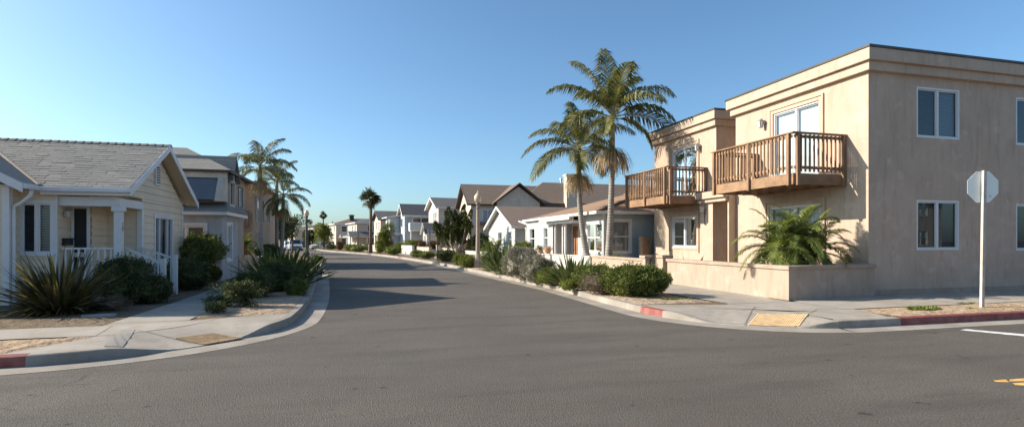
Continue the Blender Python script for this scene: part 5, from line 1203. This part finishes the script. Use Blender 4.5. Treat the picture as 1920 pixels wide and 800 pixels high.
bush(800, 42.5, 30, 13, 'l_hedge', 'low spreading shrub beyond the driveway', n=1200, leaf=.09)
bush(783, 46.0, 26, 12, 'l_green', 'low green mound under the reddish hedge', n=1000, leaf=.1)
bush(738, 53.0, 30, 16, 'l_green', 'rounded green shrub on the kerb opposite the blue grey house', n=1200, leaf=.11)
bush(712, 58.0, 16, 26, 'l_yel', 'upright leafy shrub near the kerb before the bend', n=900, leaf=.13)
bush(672, 68.0, 30, 12, 'l_hedge', 'low shrub on the outside of the bend', n=800, leaf=.13)
bush(655, 72.0, 18, 12, 'l_hedge', 'small dark shrub at the far end of the kerb', n=500, leaf=.14)
bush(637, 78.0, 14, 16, 'l_red', 'reddish shrub beside the pale gate post', n=500, leaf=.15)
bush(620, 84.0, 18, 9, 'l_green', 'flat green shrub at the far corner of the street', n=500, leaf=.15)
bush(773, 60.0, 34, 18, 'l_yel', 'bright hedge on top of the white wall by the balcony house', n=1300, leaf=.13, name='hedge', depth=1.2, z=.5)
bush(790, 57.0, 18, 16, 'l_red', 'rust coloured shrub above the cream wall', n=700, leaf=.12, z=.6)
bush(813, 54.0, 24, 14, 'l_red', 'long reddish hedge above the gate pillar', n=900, leaf=.12, name='hedge', z=.7)
bush(728, 64.0, 16, 16, 'l_red', 'brown flowering shrub under the blue grey porch', n=500, leaf=.14, z=.5)
bush(752, 65.0, 20, 14, 'l_green', 'shrub in front of the blue grey porch posts', n=600, leaf=.14, z=.4)
bush(690, 72.0, 14, 14, 'l_green', 'shrub at the foot of the tall fan palm', n=500, leaf=.14)
bush(665, 80.0, 12, 10, 'l_red', 'dark reddish bush in front of the grey hipped house', n=400, leaf=.15)
bush(980, 33.0, 38, 40, 'l_green', 'leafy green shrub in front of the white clapboard cottage porch', n=2600, leaf=.11)
bush(1155, 24.6, 42, 30, 'l_yel', 'yellow green shrub behind the tan wall by the palm trunk', n=2200, leaf=.09, asp=.3)
bush(1128, 25.0, 30, 22, 'l_green', 'grassy green shrub between the two right palm trunks', n=1500, leaf=.10, asp=.25)
bush(900, 43.0, 40, 44, 'l_dark', 'dark shrubs beneath the juniper tree', n=1800, leaf=.13)
bush(880, 47.0, 22, 34, 'l_red', 'brownish shrub right of the juniper trunk', n=900, leaf=.13)
blades(1296, 18.3, 52, 60, .13, 'l_agave', 'leafy tropical plant under the apartment window', 'plant', name='tropical_plant', spread=1.1, droop=1.0, stalk=.25, base=.15)
bush(1385, 17.6, 26, 24, 'l_yel', 'small yellow green plant at the apartment entry', n=900, leaf=.10, name='plant')
bush(1412, 16.4, 30, 20, 'l_green', 'low plant between entry and date palm', n=900, leaf=.08, name='plant')
# weeds on the sand
def weed(px, py, w, label, seed, n=160, h=.07):
    rn = random.Random(seed); m = MB(); x, y = G(px, py)
    for i in range(n):
        r = w*math.sqrt(rn.random()); a = rn.uniform(0,6.28); leafq(m, Vector((math.cos(a)*r, math.sin(a)*r*.45, .012)), Vector((math.cos(a)+rn.uniform(-.8,.8), math.sin(a)+rn.uniform(-.8,.8), rn.uniform(.2,1.2))), rn.uniform(.4,1)*h*1.2, h*.35, rv(rn))
    tag(put(m.build('weed', M['l_green']), x, y, .155), label, 'weed')
weed(1732, 582, .36, 'green weed patch on the sand left of the sign pole', 1, 420, .08); weed(1812, 571, .2, 'sparse dry weed patch close to the sign pole', 2, 60, .06)
weed(1256, 563, .22, 'small weed on the dry soil near the hedge', 3, 120, .07); weed(1285, 562, .16, 'tiny weed tuft right of the other soil weed', 4, 60, .06)
weed(1822, 581, .08, 'single tiny weed near the red kerb', 6, 25, .06)
# left side
x, y = P(112, 11.0)
o = tag(put(blades_mesh(480, 1.45, .07, 'l_flax', 21, spread=1.42, droop=.75, base=.32, low=.02, name='flax_plant'), x, y, .12), 'huge bronze green flax plant in front of the cream cottage window', 'flax plant')
x, y = P(130, 11.0); m_ = blades_mesh(200, .62, .02, 'l_thatch', 22, spread=1.5, droop=1.3, base=.5, low=.5, name='dry_grass'); tag(put(m_, x, y, .12), 'dry dead grass around the foot of the huge flax', 'dry grass')
bush(236, 12.6, 84, 82, 'l_dark', 'dark rounded hedge right of the huge flax plant', n=6000, leaf=.06, name='hedge', depth=1.2)
bush(284, 12.6, 66, 46, 'l_dark', 'lower dark hedge at the foot of the porch stairs', n=4000, leaf=.06, name='hedge', depth=.9)
bush(215, 11.3, 54, 24, 'l_dry', 'straggly dry shrub beside the pavement', n=1200, leaf=.06, asp=.2, core=.5)
bush(352, 15.9, 68, 56, 'l_dark', 'dark clipped hedge right of the porch stairs', n=5000, leaf=.065, name='hedge', depth=1.3)
bush(398, 18.6, 30, 30, 'l_hedge', 'small light tipped shrub at the corner of the grey house', n=1400, leaf=.065)
def small_tree(px, D, label):
    x, y = P(px, D); E = empty('shrub_tree', (x,y,.14), label, 'small tree'); rn = random.Random(4); m = MB()
    for i in range(6): a = i*1.05; m.tube([(0,0,0),(math.cos(a)*.12,math.sin(a)*.12,.45),(math.cos(a)*.35,math.sin(a)*.35,.95)], [.035,.028,.015], 6)
    m.build('trunk', M['barkb'], E); o = bush_mesh(1.38, 1.3, 1.02, 5200, .075, 'l_hedge', 9, lump=.3, lift=.58, name='crown', core=.75); o.parent = E
small_tree(380, 18.0, 'round leafed shrub tree in front of the grey house window')
bush(443, 11.6, 96, 44, 'l_dark', 'low straggly brown green shrub at the near end of the left verge', n=3600, leaf=.055, lump=.55, core=.45, depth=.7, asp=.4, clump=22)
bush(405, 10.7, 34, 20, 'l_dark', 'small creeping plant left of the straggly shrub', n=700, leaf=.05, lump=.5, core=.4, depth=.35)
bush(478, 13.6, 72, 48, 'l_dark', 'dark rounded bush in the left verge', n=4500, leaf=.055, name='shrub', depth=1.0)
bush(530, 15.2, 92, 52, 'l_dark', 'wide dark bush below the left verge strelitzia', n=5500, leaf=.06, depth=1.1)
bush(556, 14.2, 38, 28, 'l_hedge', 'light green grassy bush near the left kerb', n=1600, leaf=.08, asp=.25)
blades(528, 17.4, 78, 240, .09, 'l_agave', 'large pale tipped strelitzia clump in the left verge', 'strelitzia', name='strelitzia', spread=1.1, droop=.5, stalk=.3, base=.85)
blades(580, 22.5, 46, 190, .05, 'l_flaxd', 'dark bronze flax in front of the left street lamp', 'flax plant', spread=1.35, droop=.5, base=.6)
bush(565, 19.0, 44, 34, 'l_dark', 'dark bush between strelitzia and bronze flax', n=2200, leaf=.07, depth=.9)
blades(560, 27.0, 40, 120, .05, 'l_flaxd', 'small dark flax beyond the bronze flax', 'flax plant', spread=1.3, droop=.5, base=.7)
bush(598, 30.0, 22, 18, 'l_green', 'low green shrub by the left kerb before the lamp', n=900, leaf=.08)
bush(502, 33.5, 56, 34, 'l_dark', 'dense dark hedge behind the low white wall', n=3000, leaf=.10, name='hedge', depth=3.0)
bush(468, 28.5, 44, 24, 'l_dark', 'dark leafy shrub above the pale board fence', n=1800, leaf=.09, depth=.9, z=.5)
bush(506, 26.5, 30, 30, 'l_dark', 'dark shrub at the far end of the board fence', n=1500, leaf=.08)
# flower pots on the white wall
for px, D, l, s in ((1027, 28.7, 'terracotta bowl of pale flowers standing on the white wall', 1.0), (1012, 29.6, 'leafy potted plant on the white wall left of the flower bowl', .8)):
    x, y = P(px, D); E = empty('flower_pot', (x,y,.885), l, 'flower pot'); m = MB(); m.lathe([(.12*s,0),(.19*s,.16),(.21*s,.16),(.21*s,.2),(.16*s,.2)], 14); m.build('pot', M['terra'], E)
    o = bush_mesh(.5*s, .5*s, .22, 240, .06, 'l_petal' if s == 1 else 'l_green', px, name='flowers', core=.6, lift=.16); o.parent = E
m = MB(); rn = random.Random(3); pts = [(math.cos(a)*(.28+rn.uniform(-.05,.05)), math.sin(a)*(.16+rn.uniform(-.03,.03))) for a in [i*.63 for i in range(10)]]
m.poly([(a,b,.03) for a,b in pts]); 
for i in range(10): a, b = pts[i], pts[(i+1)%10]; m.poly([(a[0],a[1],-.02),(b[0],b[1],-.02),(b[0],b[1],.03),(a[0],a[1],.03)])
tag(put(m.build('stepping_stone', M['stone']), *G(190, 592), .14), 'flat pale stone lying beside the huge flax plant', 'stone')

# ------------------------------------------------------------------ street furniture and cars
def street_lamp(px, D, label, conc):
    x, y = P(px, D); E = empty('street_lamp', (x,y,.14), label, 'street lamp'); bm_ = M['lampconc'] if conc else M['lampdark']
    m = MB(); m.tube([(0,0,-.05),(0,0,.34)], [.25,.24], 8); m.tube([(0,0,.34),(0,0,.40),(0,0,.62),(0,0,.78)], [.26,.22,.155,.125], 8); m.build('base', bm_, E, bevel=.01)
    m = MB(); m.tube([(0,0,.78),(0,0,3.1)], [.12,.085], 12); m.build('pole', bm_, E, smooth=False)
    m = MB(); m.lathe([(.09,3.1),(.12,3.13),(.12,3.17),(.08,3.2),(.08,3.32),(.13,3.36),(.13,3.40),(.10,3.44)], 14); m.build('collar', M['lampdark'] if not conc else M['lampconc2'], E)
    m = MB(); m.lathe([(.10,3.44),(.17,3.52),(.205,3.64),(.19,3.76),(.13,3.87),(.06,3.93)], 16); g = m.build('globe', M['lampglobe'], E, smooth=True)
    m = MB(); m.lathe([(.07,3.92),(.075,3.95),(.035,3.97),(.05,4.0),(.03,4.04),(.008,4.09)], 12); m.build('finial', M['lampglobe'], E)
M['lampconc2'] = pm('lamp_collar', (.22,.19,.16), .7, .15)
street_lamp(896, 28.4, 'tan concrete street lamp with amber globe on the right verge', True); street_lamp(575, 44.8, 'dark street lamp with pale globe in the left verge', False)
def stop_sign():
    x, y = G(1841, 577); E = empty('stop_sign', (x,y,.15), 'bare metal back of an octagonal traffic sign on a square pole', 'traffic sign', None, -YAW); r = .335/math.cos(math.pi/8); lean = .05
    m = MB(); m.bar((0,0,-.1),(lean,.0,2.95),.062,.062,up=(0,1,0)); m.build('pole', M['post'], E, bevel=.004)
    m = MB(); c = Vector((lean+.012,.045,2.60)); o1 = [(c.x+r*math.cos(R(22.5+45*i)), c.y, c.z+r*math.sin(R(22.5+45*i))) for i in range(8)]; o2 = [(a, b+.004, d) for a, b, d in o1]
    m.add(o1+o2, [tuple(range(8)), tuple(range(15,7,-1))] + [(i,(i+1)%8,8+(i+1)%8,8+i) for i in range(8)]); S_ = m.build('sign_plate', M['signback'], E)
    m = MB(); o3 = [(c.x+(a-c.x)*.96, c.y+.006, c.z+(d-c.z)*.96) for a, b, d in o1]; m.poly(o3); m.build('sign_face', M['red'], S_)
    for z in (2.45, 2.78): m = MB(); m.tube([(c.x-.004,-.045,z),(c.x-.004,-.03,z)], .014, 8); m.build('bolt', M['metal'], S_)
    m = MB(); m.tube([(c.x+.16,c.y-.004,2.40),(c.x+.16,c.y-.001,2.40)], .025, 10); m.build('sticker', M['white'], S_)
stop_sign()
def sign_pole(px, D, h, label, plate=None):
    x, y = P(px, D); E = empty('street_pole', (x,y,.14), label, 'street pole', None, -YAW); m = MB(); m.tube([(0,0,-.05),(0,0,h)], .045, 6); m.build('pole', M['lampdark'], E)
    m = MB()
    if plate: m.box(-.25,.25,-.03,-.01,h-.5,h-.1)
    else: m.lathe([(.07,h),(.09,h+.04),(.03,h+.1)], 8)
    m.build('sign_plate' if plate else 'pole_cap', M['lampdark'] if not plate else M['metal'], E)
sign_pole(690, 62.5, 2.9, 'dark slim pole standing beside the tall fan palm', False); sign_pole(672, 66, 2.5, 'thin pale pole in front of the grey hipped house', True)
sign_pole(806, 49.5, 2.6, 'slim metal pole by the cream gate pillars', True); sign_pole(819.5, 48.0, 2.9, 'second slim pole right beside the gate pillars', False)
def car(px, D, heading, paint, label, suv=False):
    x, y = P(px, D); E = empty('parked_car', (x,y,.0), label, 'car', None, heading); L, Wd, H = (4.7,1.86,1.72) if suv else (4.6,1.8,1.42); hb = H*.56
    # side profile, x forward
    prof = [(-L/2,.35),(-L/2+.02,hb*.95),(-L/2+.35 if suv else -L/2+.75,hb),( -L/2+.6 if suv else -L/2+1.25,H),(L/2-2.0,H),(L/2-1.25,hb+.04),(L/2-.15,hb*.86),(L/2,.55),(L/2-.02,.3)]
    def sec(z): return Wd/2*(1 if z <= hb+.05 else .80)*(.97 if z < .4 else 1)
    body = [(-L/2,.28)]+[(-L/2+.0,.5),(-L/2+.03,hb*.95),(-L/2+.3,hb),(L/2-1.2,hb+.02),(L/2-.15,hb*.86),(L/2,.55),(L/2-.02,.28)]
    def ext(pr, wf): 
        m = MB(); n = len(pr); l = [(a, -sec(b)*wf, b) for a, b in pr]; r = [(a, sec(b)*wf, b) for a, b in pr]; m.add(l+r, [tuple(range(n)), tuple(range(2*n-1,n-1,-1))] + [(i, i+n, (i+1)%n+n, (i+1)%n) for i in range(n)]); return m
    ext(body, 1).build('body', M[paint], E, bevel=.06)
    rx = -L/2+.25 if suv else -L/2+.7
    cab = [(rx,hb),(rx+(.25 if suv else .6),H),(L/2-2.0,H),(L/2-1.2,hb)]
    m = ext(cab, 1); m.build('cabin', M[paint], E, bevel=.05)
    def q4(name, pts, mt): m = MB(); m.poly(pts); m.build(name, M[mt], E)
    w1, w2 = Wd*.40, Wd*.37; fx0, fx1 = L/2-1.2, L/2-2.0
    q4('windscreen', [(fx0-.06,-w1,hb+.07),(fx0-.06,w1,hb+.07),(fx1+.05,w2,H-.06),(fx1+.05,-w2,H-.06)] if False else [(fx0+.005-.04,-w1,hb+.08),(fx0+.005-.04,w1,hb+.08),(fx1+.09,w2,H-.06),(fx1+.09,-w2,H-.06)], 'glassd')
    for sg in (-1,1):
        q4('side_window', [(rx+.35,sg*(Wd*.5+.004),hb+.09),(fx0-.35,sg*(Wd*.5+.004),hb+.09),(fx1-.02,sg*(Wd*.402),H-.08),(rx+.55,sg*(Wd*.402),H-.08)], 'glassd')
        m = MB(); m.box(L/2-.10,L/2+.015,sg*Wd*.30,sg*Wd*.45,.58,.72); m.build('headlight', M['lens'], E, bevel=.02)
        for wx in (-L/2+.85, L/2-.9):
            m = MB(); m.tube([(wx,sg*(Wd/2-.2),.33),(wx,sg*(Wd/2+.01),.33)], .33, 18); wl = m.build('wheel', M['rubber'], E); m = MB(); m.tube([(wx,sg*(Wd/2),.33),(wx,sg*(Wd/2+.02),.33)], .2, 12); m.build('rim', M['metal'], wl)
    m = MB(); m.box(L/2-.03,L/2+.012,-.5,.5,.42,.60); m.build('grille', M['iron'], E)
hd = R(-90)+R(12)
car(553, 83, hd, 'silver_car', 'pale silver suv facing the camera at the far end of the street', True); car(543, 89, hd, 'white_car', 'white car mostly hidden behind the silver suv')
car(566, 98, hd, 'blue_car', 'dark blue car behind the silver suv'); car(605, 95, R(-150), 'white_car', 'white saloon parked across the far corner')
car(618, 104, R(-160), 'dark_car', 'dark car behind the white saloon')

# ------------------------------------------------------------------ houses across the road behind the camera, seen in the window glass
strip = MB(); strip.poly([(-60,-9,.12),(-60,-60,.12),(70,-60,.12),(70,-9,.12)][::1]); structure(strip.build('ground', M['soil']))
for i, (x0, x1, h, lab, wm, rm_) in enumerate(((8,19,5.4,'two storey cream house across the road behind the viewer','cream','roof_brown'),(22,34,3.0,'low white house across the road behind the viewer','white_st','roof_slate'),(-12,4,3.0,'low beige house across the road behind the viewer','beige','roof_grey'),(38,50,5.2,'two storey white house across the road behind the viewer','white_st','roof_brown'))):
    A = empty('house', (x0,-14,.12), lab, 'house'); w = MB(); L_ = x1-x0; f = Face((0,0),(L_,0),-1); ops = [(L_*k-.7, L_*k+.7, z, z+1.3) for k in (.2,.5,.8) for z in ((1.0,3.6) if h > 4 else (1.0,))]
    wall(w, f, -.1, h, ops); w.box(0,.05,-9,-.02,-.1,h); w.box(L_-.05,L_,-9,-.02,-.1,h); w.box(.05,L_-.05,-9,-8.95,-.1,h); w.build('wall', M[wm], A)
    for o in ops: window(f, *o, A, None, 'slider', inner=DK, trim=.07)
    hip_roof(-.5, L_+.5, -9.5, .5, h, h+1.6, 'x', .12).build('roof', [M[rm_], M['white']], A)

# ------------------------------------------------------------------ groups of repeats
GROUPS = {'palm tree': 'palm trees along the street', 'street lamp': 'globe street lamps', 'car': 'cars at the far end of the street', 'hedge': 'clipped and rounded hedges', 'shrub': 'shrubs planted along the verges',
          'garden wall': 'low garden walls', 'gate pillar': 'gate pillars', 'street pole': 'slim street poles', 'strelitzia': 'strelitzia clumps', 'flax plant': 'flax clumps', 'house': 'houses along the street', 'tree': 'trees between the houses',
          'weed': 'weeds on the sand', 'fence': 'board fences', 'palm': 'small date palms', 'flower pot': 'pots on the white wall', 'plant': 'plants in the apartment yard'}
for o in sc.objects:
    c = o.get('category')
    if o.parent is None and c in GROUPS and 'group' not in o: o['group'] = GROUPS[c]
